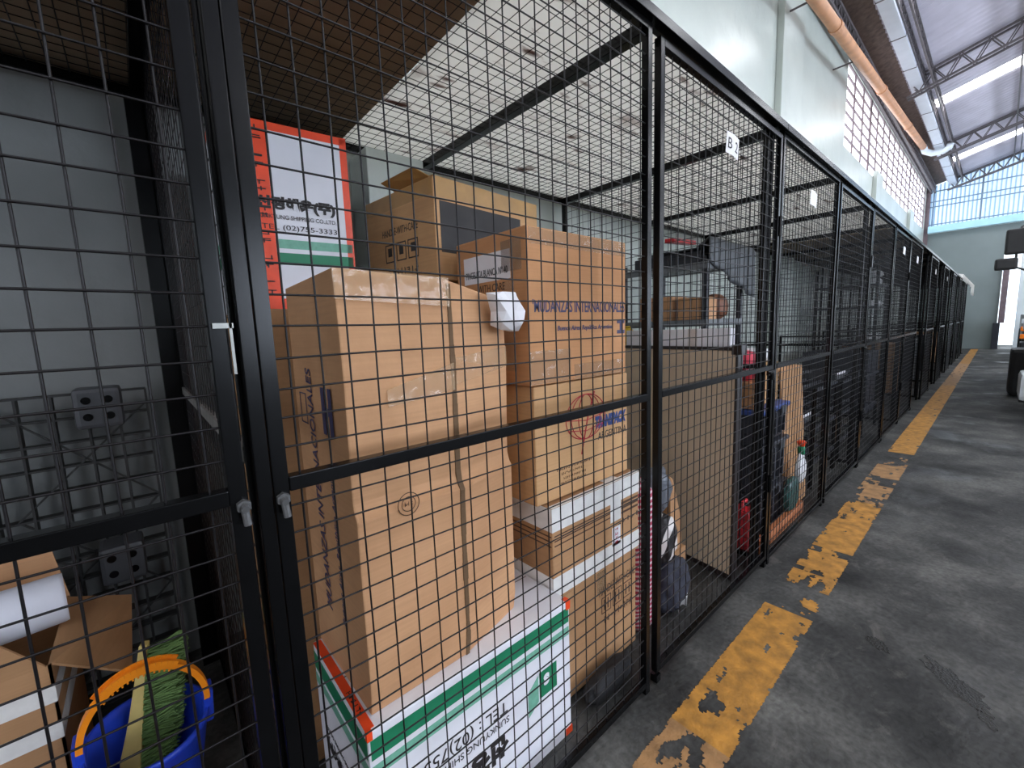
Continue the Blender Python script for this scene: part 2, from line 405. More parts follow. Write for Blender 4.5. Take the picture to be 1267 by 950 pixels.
def marks(name, parent, o, right, up, width, height, n, m='ink', seed=1):
    """a row of small print too faint to read: irregular upright and level strokes"""
    q = random.Random(seed); r = V3(right).normalized(); u = V3(up).normalized(); nn = r.cross(u); b = MB(); o = V3(o) + nn * .0012
    for i in range(n):
        cx_ = -width / 2 + width * (i + .5) / n; cw = width / n * .8
        for k in range(q.choice((2, 3, 3))):
            vert = q.random() < .5; a = o + r * (cx_ + q.uniform(-.3, .3) * cw) + u * (q.uniform(-.35, .35) * height * (.2 if vert else 1))
            ww, hh = (cw * .16, height * .8) if vert else (cw * .7, height * .13)
            b.slab([a - r * ww / 2 - u * hh / 2, a + r * ww / 2 - u * hh / 2, a + r * ww / 2 + u * hh / 2, a - r * ww / 2 + u * hh / 2], .0008)
    return b.build(name, m, parent)

# ------------------------------------------------------------------ camera
CAM = dict(f=524.84, yaw=48.97409331, pitch=-7.24282167, roll=-2.12190972, D=.79687792, h=1.41302134)
cd = bpy.data.cameras.new('camera'); co = bpy.data.objects.new('camera', cd); COL.objects.link(co)
yw, pt, rl = (rad(CAM[k]) for k in ('yaw', 'pitch', 'roll'))
F = V3((math.cos(yw) * math.cos(pt), math.sin(yw) * math.cos(pt), math.sin(pt)))
Rt = F.cross(UP).normalized(); Ut = Rt.cross(F)
R2 = Rt * math.cos(rl) + Ut * math.sin(rl); U2 = -Rt * math.sin(rl) + Ut * math.cos(rl)
mw = Matrix((R2, U2, -F)).transposed().to_4x4(); mw.translation = V3((0, -CAM['D'], CAM['h']))
co.matrix_world = mw
cd.sensor_width = 36; cd.sensor_fit = 'HORIZONTAL'; cd.lens = CAM['f'] / 1267 * 36; cd.clip_start = .02; cd.clip_end = 200
sc.camera = co

# ------------------------------------------------------------------ the hall
X0, X1 = -9.0, 25.0            # hall ends
YW = 1.55                      # rear wall behind the cages
YR = -14.0
ZR, SR = 6.55, .28             # roof height at the wall, slope
def roofz(y): return ZR - SR * (y - 1.5)
def struct(o): return tag(o, kind='structure')

fl = MB()
fl.add([(X0, YR, 0), (X1 + 3, YR, 0), (X1 + 3, YW + .3, 0), (X0, YW + .3, 0), (X0, YR, -.1), (X1 + 3, YR, -.1), (X1 + 3, YW + .3, -.1), (X0, YW + .3, -.1)],
       [(0, 1, 2, 3), (7, 6, 5, 4), (0, 4, 5, 1), (1, 5, 6, 2), (2, 6, 7, 3), (3, 7, 4, 0)])
struct(fl.build('floor', 'floor'))

WX0, WX1, WZ0, WZ1 = 11.2, 24.7, 4.88, 6.5
w = MB()
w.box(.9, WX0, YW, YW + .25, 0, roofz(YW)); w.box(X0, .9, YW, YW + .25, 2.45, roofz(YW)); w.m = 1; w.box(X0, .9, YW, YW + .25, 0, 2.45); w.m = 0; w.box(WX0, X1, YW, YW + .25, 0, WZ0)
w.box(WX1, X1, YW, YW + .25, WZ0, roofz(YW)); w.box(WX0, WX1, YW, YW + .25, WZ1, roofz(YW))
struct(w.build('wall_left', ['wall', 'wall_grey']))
for i, (a, b) in enumerate(((7.2, 8.1), (14.2, 15.0), (20.2, 21.0))):
    struct(MB().box(a, b, YW - .09, YW, 0, WZ0 + .12 if i else roofz(YW) - .02).build('trim_%d' % (i + 1), 'wall', bevel=.01))
struct(MB().box(.95, 1.27, 1.33, YW, 0, 2.34).build('trim_4', 'wall', bevel=.006))

win = MB()
nv = 16
for i in range(nv + 1):
    x = WX0 + (WX1 - WX0) * i / nv; th = .1 if i in (3, 11) else .03
    win.box(x - th / 2, x + th / 2, YW + .02, YW + .05, WZ0, WZ1)
for j in range(8):
    z = WZ0 + (WZ1 - WZ0) * j / 7; win.box(WX0, WX1, YW + .02, YW + .05, z - .014, z + .014)
wo = struct(win.build('window_1', 'frame_win'))
MB().box(WX0, WX1, YW + .08, YW + .085, WZ0, WZ1).build('pane', 'pane', wo)

# end wall: plaster below, translucent sheeting above, doorway to daylight at the right
ZB = 4.7
e = MB()
e.box(X1, X1 + .25, -.72, YW, 0, ZB - .0); e.box(X1, X1 + .25, YR, -6.5, 0, ZB)
e.box(X1, X1 + .25, -6.5, -.72, 4.2, ZB)
struct(e.build('wall_back', 'endwall'))
struct(MB().box(X1 - .25, X1 - .01, -.8, -.62, 0, 1.0).build('trim_5', 'dark_plastic', bevel=.01))
struct(MB().box(X1 - .14, X1 - .01, -.9, -.74, 1.0, 3.2).build('trim_6', 'frame_win', bevel=.01))
struct(MB().box(X1 - .3, X1 - .02, -1.75, -1.17, 0, 4.2).build('trim_7', 'column_pale', bevel=.01))
struct(MB().box(X1 - .25, X1 - .01, -4, 1.42, ZB, ZB + .26).build('trim_8', 'beam', bevel=.01))
c = MB(); n = 130; ya, yb = 1.5, -6.0
vs = []
for i in range(n * 2 + 1):
    y = ya + (yb - ya) * i / (n * 2); x = X1 + .1 + .03 * math.sin(i * math.pi / 2)
    vs += [(x, y, ZB + .2), (x, y, roofz(y))]
c.add(vs, [(2 * i, 2 * i + 2, 2 * i + 3, 2 * i + 1) for i in range(n * 2)])
struct(c.build('wall_end_sheeting', 'corrugated'))
g = MB()
for z in (5.05, 5.75, 5.95, 6.35): g.bar((X1 - .03, 1.45, z), (X1 - .03, -6, z), .035)
for y in (1.33, 0, -1.5): g.bar((X1 - .05, y, ZB), (X1 - .05, y, roofz(y)), .05)
struct(g.build('trim_9', 'girt'))
struct(MB().box(X1 - .12, X1 - .01, 1.42, YW, 4.0, roofz(1.45)).build('trim_10', 'frame_win'))
rw = MB(); rw.box(X0, X1, YR - .2, YR, 0, 1.0); rw.box(X0, X1, YR - .2, YR, 4.4, roofz(-6) + .2)
for k in range(7): rw.box(X0 + k * 5.5 - .5, X0 + k * 5.5 + .5, YR - .2, YR, 1.0, 4.4)
rw.box(X0, X0 + 11, YR - .19, YR - .01, 1.0, 4.4)
struct(rw.build('wall_right', 'endwall'))
for k in range(2, 6):  # unseen windows, added to throw low daylight deep into the cages
    a, c_ = X0 + k * 5.5 + .5, X0 + k * 5.5 + 5.0; b = MB()
    for i in range(7): x = a + (c_ - a) * i / 6; b.box(x - .02, x + .02, YR - .1, YR - .05, 1.0, 4.4)
    for j in range(6): z = 1 + 3.4 * j / 5; b.box(a, c_, YR - .1, YR - .05, z - .02, z + .02)
    wo = struct(b.build('window_%d' % (k + 8), 'frame_win')); MB().box(a, c_, YR - .15, YR - .145, 1.0, 4.4).build('pane', 'pane_fill', wo)
fw = MB(); fw.box(X0 - .2, X0, YR, YW + .25, 0, .6); fw.box(X0 - .2, X0, YR, YW + .25, 5.0, roofz(-6) + .2); fw.box(X0 - .2, X0, -.6, YW + .25, .6, 5.0); fw.box(X0 - .2, X0, YR, -12.6, .6, 5.0)
struct(fw.build('wall_front', 'endwall'))
b = MB()
for i in range(9): y = -12.6 + 12 * i / 8; b.box(X0 - .1, X0 - .05, y - .03, y + .03, .6, 5.0)
for j in range(6): z = .6 + 4.4 * j / 5; b.box(X0 - .1, X0 - .05, -12.6, -.6, z - .03, z + .03)
wo = struct(b.build('window_7', 'frame_win')); MB().box(X0 - .15, X0 - .145, -12.6, -.6, .6, 5.0).build('pane', 'pane', wo)  # unseen window, added to light the left faces of the cartons

# roof sheets with translucent strips
SKY = [-2.4, 3.75, 9.9, 16.05, 22.2]
RIDGE = -6.0
def corr(xa, xb, y0, y1, amp=.025, per=.19, flip=False):
    b = MB(); n = max(2, int((xb - xa) / per * 4)); vs = []
    for i in range(n + 1):
        x = xa + (xb - xa) * i / n; dz = amp * math.sin(2 * math.pi * x / per)
        for y in (y0, y1):
            z = roofz(y) if y >= RIDGE else roofz(RIDGE) - SR * (RIDGE - y)
            vs.append((x, y, z + dz))
    b.add(vs, [(2 * i, 2 * i + 2, 2 * i + 3, 2 * i + 1) for i in range(n)])
    return b
xs = [X0] + [v for s in SKY for v in (s - .3, s + .3)] + [X1 + .3]
ce = MB()
for i in range(0, len(xs), 2):
    b = corr(xs[i], xs[i + 1], .72, RIDGE); ce.add(b.v, b.f)
    b = corr(xs[i], xs[i + 1], RIDGE, YR); ce.add(b.v, b.f)
b = corr(X0, X1 + .3, 1.0, .70); ce.add(b.v, b.f)
struct(ce.build('ceiling', 'roof'))
struct(MB().add([(X0, 1.0, roofz(1.0)), (X1, 1.0, roofz(1.0)), (X1, YW + .25, roofz(YW + .25)), (X0, YW + .25, roofz(YW + .25)),
                 (X0, 1.0, roofz(1.0) + .05), (X1, 1.0, roofz(1.0) + .05), (X1, YW + .25, roofz(YW + .25) + .05), (X0, YW + .25, roofz(YW + .25) + .05)],
                [(0, 1, 2, 3), (7, 6, 5, 4), (0, 4, 5, 1), (2, 6, 7, 3), (1, 5, 6, 2), (0, 3, 7, 4)]).build('ceiling_eave', 'eave'))
for i, s in enumerate(SKY):
    b = corr(s - .3, s + .3, .72, RIDGE); c2 = corr(s - .3, s + .3, RIDGE, YR + 1); b.add(c2.v, c2.f)
    struct(b.build('window_%d' % (i + 2), 'skylight'))

def lattice(b, P, Q, depth, step, w=.035, d=.025, up=(0, 0, 1)):
    P = V3(P); Q = V3(Q); up = V3(up); n = max(2, int((Q - P).length / step)); dn = -up * depth
    b.bar(P, Q, w); b.bar(P + dn, Q + dn, w)
    for i in range(n):
        a = P + (Q - P) * (i / n); m_ = P + (Q - P) * ((i + .5) / n); c_ = P + (Q - P) * ((i + 1) / n)
        b.bar(a, m_ + dn, d); b.bar(m_ + dn, c_, d)
for i, x in enumerate((1.5, 7.6, 13.7, 19.6, 24.7)):
    b = MB()
    for dx in (-.09, .09): lattice(b, (x + dx, .95, roofz(.95) - .1), (x + dx, RIDGE, roofz(RIDGE) - .1), .34, .42, .04, .02)
    tag(b.build('roof_truss', 'lattice'), 'grey steel lattice truss under the roof, ' + ('out of sight overhead', 'overhead and partly hidden', 'nearer than the first bright roof strip', 'between the two bright roof strips', 'against the far end wall')[i], 'roof truss', 'roof trusses')
for i, y in enumerate((.62, -.78, -2.2)):
    b = MB()
    for dy in (-.07, .07): lattice(b, (X0, y + dy, roofz(y) - .07), (X1, y + dy, roofz(y) - .07), .2, .3, .03, .018)
    tag(b.build('roof_purlin', 'lattice'), ('grey lattice purlin under the roof running beside the square duct', 'grey lattice purlin crossing the middle of the bright roof strips', 'grey lattice purlin under the roof, farthest from the windows')[i], 'roof purlin', 'roof purlins')
b = MB()
for dy in (-.05, .05): lattice(b, (X0, 1.36 + dy, roofz(1.36) - .06), (X1, 1.36 + dy, roofz(1.36) - .06), .22, .32, .05, .03)
tag(b.build('lattice_girder', 'lattice'), 'steel lattice girder under the eave above the window wall', 'girder')

duct = empty('air_duct', (0, .80, 6.45), 0, 'pale square metal duct running along under the roof', 'duct')
MB().box(X0, X1 - .05, -.1, .1, 0, .22).build('duct_body', 'duct', duct, bevel=.004)
b = PB()
for i in range(22): b.box(X0 + .6 + i * 1.5 - .012, X0 + .6 + i * 1.5 + .012, -.106, .106, -.006, .226)
b.build('joint_band', 'lattice', duct)

def pz(x): return 5.62 + .0754 * (x - 7.3)
pp = empty('drain_pipe', (0, 0, 0), 0, 'long tan drain pipe hung along the top of the windows', 'pipe')
b = MB(); b.tube([(-4 + i * 2.27, 1.12, pz(-4 + i * 2.27)) for i in range(11)], .08, 14); b.build('pipe_run', 'pipe', pp, smooth=True)
b = PB()
for i in range(6): x = 1.1 + i * 3.6; b.tube([(x - .06, 1.12, pz(x - .06)), (x + .06, 1.12, pz(x + .06))], .092, 14)
b.build('pipe_collar', 'pipe', pp, smooth=False)
b = PB()
for i in range(4): x = 2 + i * 2.7; b.bar((x, 1.12, pz(x) + .085), (x, YW - .003, pz(x) + .085), .02)
b.build('bracket', 'lattice', pp)
b = MB(); z = pz(18.7); b.tube([(18.6, 1.12, z), (18.85, 1.10, z - .08), (19.0, .95, z - .15), (19.0, .7, z - .16), (18.95, .58, z - .11), (18.9, .55, z - .02)], .085, 12)
b.build('elbow', 'pvc', pp, smooth=True)

# ------------------------------------------------------------------ storage cages
H = 2.4; ZM = 1.16; DEPTH = 1.5; T = .025
PART = [.132, 2.60, 5.0, 7.4, 9.8, 12.2, 14.6, 17.0, 19.4, 21.8, 24.2]
PITCH = .0525

def wiremesh(o, du, dv, lu, lv, r=.0018, wavy=0, sides=4, pitch=PITCH, off=0):
    b = MB(); o = V3(o); du = V3(du); dv = V3(dv); nrm = du.cross(dv).normalized()
    for (a, c, la, lc, s) in ((du, dv, lu, lv, 1), (dv, du, lv, lu, -1)):
        k = int(lc / pitch); st = (lc - k * pitch) / 2
        for i in range(k + 1):
            p0 = o + c * (st + i * pitch) + nrm * (r * .85 * s)
            if wavy:
                n = 7; ph = R.random() * 6; tl = (R.random() - .5) * wavy
                pts = [p0 + a * (la * t / (n - 1)) + c * (wavy * math.sin(ph + t * 1.7) * .5 + tl) for t in range(n)]
                b.tube(pts, r, sides, cap=False)
            else:
                b.tube([p0, p0 + a * la], r, sides, cap=False)
    return b

def panel(parent, name, xa, xb, za, zb, y=0.0, near=0, mid=True, tw=T):
    """front panel lying in the plane y, facing -y; frame, mesh and mid rail"""
    b = MB()
    b.box(xa, xa + tw, y, y + T, za, zb); b.box(xb - tw, xb, y, y + T, za, zb)
    b.box(xa + tw, xb - tw, y, y + T, zb - T, zb); b.box(xa + tw, xb - tw, y, y + T, za, za + T)
    if mid: b.box(xa + tw, xb - tw, y - .002, y + T, ZM - .012, ZM + .014)
    f = b.build(name, 'black', parent, bevel=.002 if near else 0)
    wm = wiremesh((xa + tw, y + T * .5, za + T), (1, 0, 0), (0, 0, 1), xb - xa - 2 * tw, zb - za - 2 * T, (.0019 if near else .0016), .003 if near else 0, 6 if near else 4)
    wm.build('wire_mesh', 'wire', f, smooth=True)
    return f

def cage(i, x0, x1, label, dooropen=False, near=0):
    root = empty('storage_cage', (0, 0, 0), 0, label, 'storage cage', 'black mesh storage cages in a row')
    root.location = (x0, 0, 0)
    W = x1 - x0; xm = W / 2
    # top frame
    b = MB()
    b.box(.0, W - .004, -.02, .03, H - .032, H); b.box(0, W - .004, DEPTH - .03, DEPTH, H - .04, H - .005)
    for x in (xm - .025, W - .046): b.box(x, x + .04, .03, DEPTH - .03, H - .045, H - .005)
    if i == 1: b.box(-.010, .0125, 0, T, .0, H - .034)
    b.build('top_frame', 'black', root, bevel=.002 if near else 0)
    wiremesh((.004, .03, H - .008), (1, 0, 0), (0, 1, 0), W - .008, DEPTH - .06, .0017, 0, 4).build('roof_mesh', 'wire', root)
    # fixed panel and door
    panel(root, 'fixed_panel', .012 if i > 1 else .014, xm - .022, .028, H - .034, 0, near)
    if not dooropen:
        d = panel(root, 'door', xm + .03, W - .008, .045, H - .048, 0, near)
        b = PB()
        for z in (.5, 1.9): b.tube([(W - .014, -.006, z - .05), (W - .014, -.006, z + .05)], .008, 8)
        b.build('hinge', 'black', d)
        b = MB(); b.box(W - .12, W - .005, -.012, 0, ZM - .035, ZM - .012); b.tube([(W - .11, -.012, ZM - .024), (W - .06, -.012, ZM - .024)], .007, 8)
        b.tube([(W - .075, -.016, ZM - .03), (W - .085, -.02, ZM - .06), (W - .06, -.02, ZM - .06), (W - .055, -.016, ZM - .03)], .004, 6)
        b.build('bolt', 'black', d)
    else:
        # door swung into the cage, hinged on the far post
        b = MB(); xx = W - .07
        L = xm - .05
        for (ya, yb_) in ((.03, .055), (L, L + .025)): b.box(xx, xx + T, ya, yb_, .045, H - .05)
        for (za, zb) in ((.045, .07), (ZM - .012, ZM + .014), (H - .075, H - .05)): b.box(xx, xx + T, .055, L, za, zb)
        d = b.build('door', 'black', root)
        wiremesh((xx + T / 2, .055, .07), (0, 1, 0), (0, 0, 1), L - .055, H - .145).build('wire_mesh', 'wire', d)
    # post behind the front and at the rear, side partition to the next cage
    b = MB(); b.box(W - .125, W - .035, .03, .055, 0, H - .045); b.build('front_post', 'black', root, bevel=.003)
    b = MB(); b.box(W - .06, W - .03, DEPTH - .06, DEPTH - .03, 0, H - .04); b.build('rear_post', 'black', root)
    b = MB()
    xs_ = W - .03
    for (z0, z1) in ((.03, .055), (ZM - .012, ZM + .013)): b.box(xs_, xs_ + T - .003, .055, DEPTH - .09, z0, z1)
    for y in (.055, DEPTH - .115): b.box(xs_, xs_ + T - .003, y, y + T, .03, ZM + .013)
    s = b.build('side_partition', 'black', root)
    wiremesh((xs_ + T / 2, .03, .03), (0, 1, 0), (0, 0, 1), DEPTH - .06, H - .08).build('wire_mesh', 'wire', s)
    # short feet under the panels
    for x in (.03, xm - .035, xm + .045, W - .02):
        MB().box(x - .014, x + .014, .0, .028, 0, .03).build('foot', 'black', root)
    return root

LAB = ['', 'black mesh cage of stacked tan moving boxes, with the B 2 card',
       'closed black mesh cage holding the dark bins, red ball and shelf rack',
       'closed black mesh cage with only low dark racks on its floor',
       'nearest black mesh cage with its door swung inward, white bundles on a rack inside',
       'second open-door cage along the row, after the one with white bundles',
       'third open-door black mesh cage along the row',
       'fourth open-door black mesh cage along the row',
       'fifth open-door cage, first under the ragged white sheet',
       'sixth open-door cage, under the ragged white sheet, last but one',
       'last black mesh cage of the row, against the far end wall']
CAGES = [None]
for i in range(1, 10):
    CAGES.append(cage(i, PART[i - 1], PART[i], LAB[i], dooropen=i >= 4, near=1 if i <= 2 else 0))

# left cage: front panel with its own post, partition shared with the first
root = empty('storage_cage', (0, 0, 0), 0, 'dark black mesh cage at the left holding the blue bucket and open cartons', 'storage cage', 'black mesh storage cages in a row')
LX = -2.3
panel(root, 'fixed_panel', LX, .107, .028, H - .034, 0, 1)
b = MB(); b.box(LX, .117, -.02, .03, H - .032, H); b.box(LX, .128, DEPTH - .03, DEPTH, H - .04, H - .005)
for x in (LX, -1.1, .08): b.box(x, x + .04, .03, DEPTH - .03, H - .045, H - .005)
b.build('top_frame', 'black', root, bevel=.002)
wiremesh((LX, .03, H - .008), (1, 0, 0), (0, 1, 0), .1 - LX, DEPTH - .06).build('roof_mesh', 'wire', root)
b = MB(); b.box(.115, .128, .03, DEPTH - .09, .03, .055); b.box(.115, .128, .03, DEPTH - .09, H - .065, H - .045); b.box(.115, .128, .03, .04, .03, H - .045); b.box(.115, .128, DEPTH - .12, DEPTH - .1, .03, H - .045)
s = b.build('side_partition', 'black', root)
M['dusty'] = mat('dusty_lit_rail', (112, 110, 106), .7, .2, 20)  # dust grey, lightened to hold the light falling on the rail's top
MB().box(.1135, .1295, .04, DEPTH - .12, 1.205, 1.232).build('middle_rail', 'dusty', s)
wiremesh((.121, .03, .03), (0, 1, 0), (0, 0, 1), DEPTH - .06, H - .08, .0011, .002).build('wire_mesh', 'wire', s)
b = MB(); b.box(.06, .145, DEPTH - .1, DEPTH - .03, 0, H - .04); b.build('rear_post', 'black', root)
for x in (LX + .02, .09): MB().box(x - .014, x + .014, 0, .028, 0, .03).build('foot', 'black', root)
M['dull'] = mat('dull_steel', (84, 84, 84), .5, .3, 40, metal=.3)
def nut(parent, x, z):
    b = MB(); b.tube([(x, -.001, z), (x, -.012, z)], .011, 6); b.tube([(x, -.012, z), (x, -.022, z - .002)], .006, 8)
    b.tube([(x, -.014, z - .004), (x + .002, -.016, z - .03)], .006, 8)
    b.build('bolt', 'dull', parent)
nut(root, .1, 1.145)
b = MB(); b.box(.088, .115, -.006, .0, 1.432, 1.440); b.box(.109, .113, -.006, -.001, 1.36, 1.44); b.build('latch', 'steel', root)
nut(CAGES[1], .026, 1.14)

# ------------------------------------------------------------------ covers on top of the cages
def sheet(name, xa, xb, ya, yb, z, m, nx, ny, amp, label, cat, t=.004, edge=None):
    b = MB(); vs = []; 
    for i in range(nx + 1):
        for j in range(ny + 1):
            x = xa + (xb - xa) * i / nx; y = ya + (yb - ya) * j / ny
            if edge and i in (0,): x += edge * noise.noise((y * 4, 1, 0))
            zz = z + amp * noise.noise((x * 1.7, y * 2.3, 3.1)) + amp * .4 * noise.noise((x * 6, y * 6, 1.1)) + amp
            vs.append((x, y, zz))
    n1 = ny + 1
    fs = [(i * n1 + j, (i + 1) * n1 + j, (i + 1) * n1 + j + 1, i * n1 + j + 1) for i in range(nx) for j in range(ny)]
    b.add(vs, fs); o = b.build(name, m, None, smooth=True)
    md = o.modifiers.new('thick', 'SOLIDIFY'); md.thickness = t; md.offset = 1
    return tag(o, label, cat)
sheet('plastic_sheet', .90, 6.6, .0, DEPTH + .03, H + .004, 'tarp', 90, 24, .012, 'dusty white translucent sheet lying over the cage tops above the moving boxes', 'plastic sheet', .003)
o = sheet('cover_board', -2.4, .89, .0, DEPTH + .03, H + .003, 'roofboard', 12, 6, .001, 'dark brown board over the left cage and the corner above the tall white carton', 'cover board', .012)
o = sheet('cover_board', 6.62, 17.0, .0, DEPTH + .03, H + .003, 'roofboard', 12, 6, .001, 'dark boards over the cage tops farther along the row, past the white sheet', 'cover board', .012)
b = MB(); vs = []; nx, ny = 60, 10
for i in range(nx + 1):
    x = 17.05 + (24.3 - 17.05) * i / nx
    hang = .13 + .12 * noise.noise((x * 1.3, 5, 0)) + (.25 if x > 22 else 0) * (1 + noise.noise((x * 3, 1, 2)))
    for j in range(ny + 1):
        t = j / ny
        if t < .7: y = DEPTH - (DEPTH + .04) * (t / .7); z = H + .035 + (.05 + .05 * noise.noise((x * 2.2, 3, 0)) if t > .45 else 0) + .03 * noise.noise((x * 3, y * 3, 0)) + .012
        else: y = -.04 - .015 * noise.noise((x * 4, t * 3, 2)) - .01; z = H + .07 - (hang + .03) * (t - .7) / .3 + .02 * noise.noise((x * 5, 0, 1))
        vs.append((x, y, z))
n1 = ny + 1
b.add(vs, [(i * n1 + j, (i + 1) * n1 + j, (i + 1) * n1 + j + 1, i * n1 + j + 1) for i in range(nx) for j in range(ny)])
o = b.build('plastic_sheet', 'tarp', None, smooth=True); md = o.modifiers.new('thick', 'SOLIDIFY'); md.thickness = .003
tag(o, 'ragged white sheet drooping over the far end of the cage row', 'plastic sheet')

# number cards
def card(x, z, label, txt=None, w=.055, h=.085, fold=.18, tilt=.12):
    r = empty('number_card', (x, -.018, z), 0, label, 'number card', 'white cards hung on the cage fronts')
    ct, st = math.cos(tilt), math.sin(tilt)
    right = V3((ct, 0, -st)); up = V3((st, 0, ct))
    for k, s in enumerate((-1, 1)):
        nr = V3((0, -1, 0)); 
        a = V3((0, 0, 0)); e_ = right * (s * w) + V3((0, .008 if s < 0 else .003, 0))
        q = [a - up * h / 2, e_ - up * h / 2, e_ + up * h / 2, a + up * h / 2]
        if s < 0: q = [q[1], q[0], q[3], q[2]]
        c_ = MB().slab(q, .0008).build('card_leaf', 'paper', r)
        if txt:
            rr = (q[1] - q[0]).normalized(); text('lettering', txt[k], c_, sum(q, V3()) / 4, rr, up, height=.042, m='ink')
    return r
card(1.945, 2.138, 'folded white card lettered B 2 hung high on the cage door', ('B', '2'))
card(3.12, 2.12, 'white card high on the front of the cage with the shelf rack')
card(6.75, 2.15, 'white card at the top of the cage with low dark racks')
card(7.95, 2.14, 'white card at the top of the nearest open-door cage')
card(10.4, 2.13, 'white card at the top of the second open-door cage')
card(12.8, 2.13, 'small white card at the top of the third open-door cage')

# ------------------------------------------------------------------ cartons
def carton(name, label, x0, x1, y0, y1, z0, z1, m, group='cardboard cartons in the B 2 cage', rz=0, seam=True, bevel=.007, cat='cardboard box', bulge=.006):
    r = empty(name, ((x0 + x1) / 2, (y0 + y1) / 2, z0), rz, label, cat, group)
    w, d, h = x1 - x0, y1 - y0, z1 - z0
    bm = bmesh.new(); bmesh.ops.create_cube(bm, size=1)
    for v in bm.verts: v.co = V3((v.co.x * w, v.co.y * d, (v.co.z + .5) * h))
    bmesh.ops.bevel(bm, geom=list(bm.edges), offset=bevel, segments=2, affect='EDGES', profile=.6)
    me = bpy.data.meshes.new('carton'); bm.to_mesh(me); bm.free(); me.materials.append(M[m])
    o = bpy.data.objects.new('carton', me); COL.objects.link(o); o.parent = r
    r['w'] = w; r['d'] = d; r['h'] = h
    if seam:
        b = MB().box(-w / 2 + .01, w / 2 - .01, -.0015, .0015, h - .002, h + .0006); b.build('flap_seam', 'ink_brown', r)
    return r, w, d, h

# -- long white carton at the bottom front
r, w, d, h = carton('shipping_carton', 'long white carton with green bands and upside-down lettering, bottom front of the stack', .295, .995, .095, .50, .005, .505, 'carton_white', 'white shipping cartons with green bands')
yf = -d / 2; xl = -w / 2
for (face, cx_, L) in ((FR, (0, yf), w - .012), (LF, (xl, 0), d - .012)):
    c0 = (0, yf, 0) if face is FR else (xl, 0, 0)
    for (zz, hh, mm, nm) in ((h - .05, .052, 'green', 'green_band'), (h - .107, .03, 'green_pale', 'pale_band')):
        strip(nm, face, V3(c0) + UP * zz, L, hh, r, mm)
text('lettering', 'TEL : (02)755-3333', r, (-.135, yf, .300), (-1, 0, 0), (0, 0, -1), width=.40, m='ink')
text('lettering', 'SUNKYUNG SHIPPING CO.,LTD.', r, (-.135, yf, .252), (-1, 0, 0), (0, 0, -1), width=.41, m='ink')
text('lettering', '선경해운(주)', r, (-.135, yf, .180), (-1, 0, 0), (0, 0, -1), width=.40, height=.09, m='ink', bold=.003)
text('lettering', 'SUNKYUNG SHIPPING CO.,LTD.', r, (xl, .02, .27), (0, 1, 0), (0, 0, -1), width=.24, m='ink')
text('lettering', '선경해운(주)', r, (xl, .02, .22), (0, 1, 0), (0, 0, -1), width=.22, height=.05, m='ink', bold=.003)
b = MB(); cxx, czz = .235, .262
b.slab([(cxx - .035, yf - .0012, czz - .035), (cxx + .045, yf - .0012, czz - .035), (cxx + .045, yf - .0012, czz + .055), (cxx - .035, yf - .0012, czz + .055)], .0008)
b.build('emblem', 'green', r)
MB().slab([(cxx - .085, yf - .0012, czz - .07), (cxx - .040, yf - .0012, czz - .04), (cxx - .040, yf - .0012, czz + .05), (cxx - .085, yf - .0012, czz + .015)], .0008).build('emblem', 'green_pale', r)
text('lettering', 'S', r, (cxx - .005, yf - .002, czz + .02), (-1, 0, 0), (0, 0, -1), height=.04, m='carton_white', bold=.004)
b = PB(); b.box(xl - .001, xl + .021, -d / 2 + .008, d / 2 - .008, h, h + .001); b.box(xl - .0015, xl + .012, yf - .0015, yf + .01, h - .022, h + .001)
b.box(w / 2 - .018, w / 2 + .002, yf - .002, yf + .02, h - .03, h + .001); b.box(w / 2 - .03, w / 2 + .002, yf - .002, yf + .01, .005, .03)
b.build('orange_tape', 'tape_orange', r)
marks('tape_print', r, (xl + .011, -.1, h + .0005), (0, -1, 0), (1, 0, 0), .1, .014, 6, 'ink', 21)

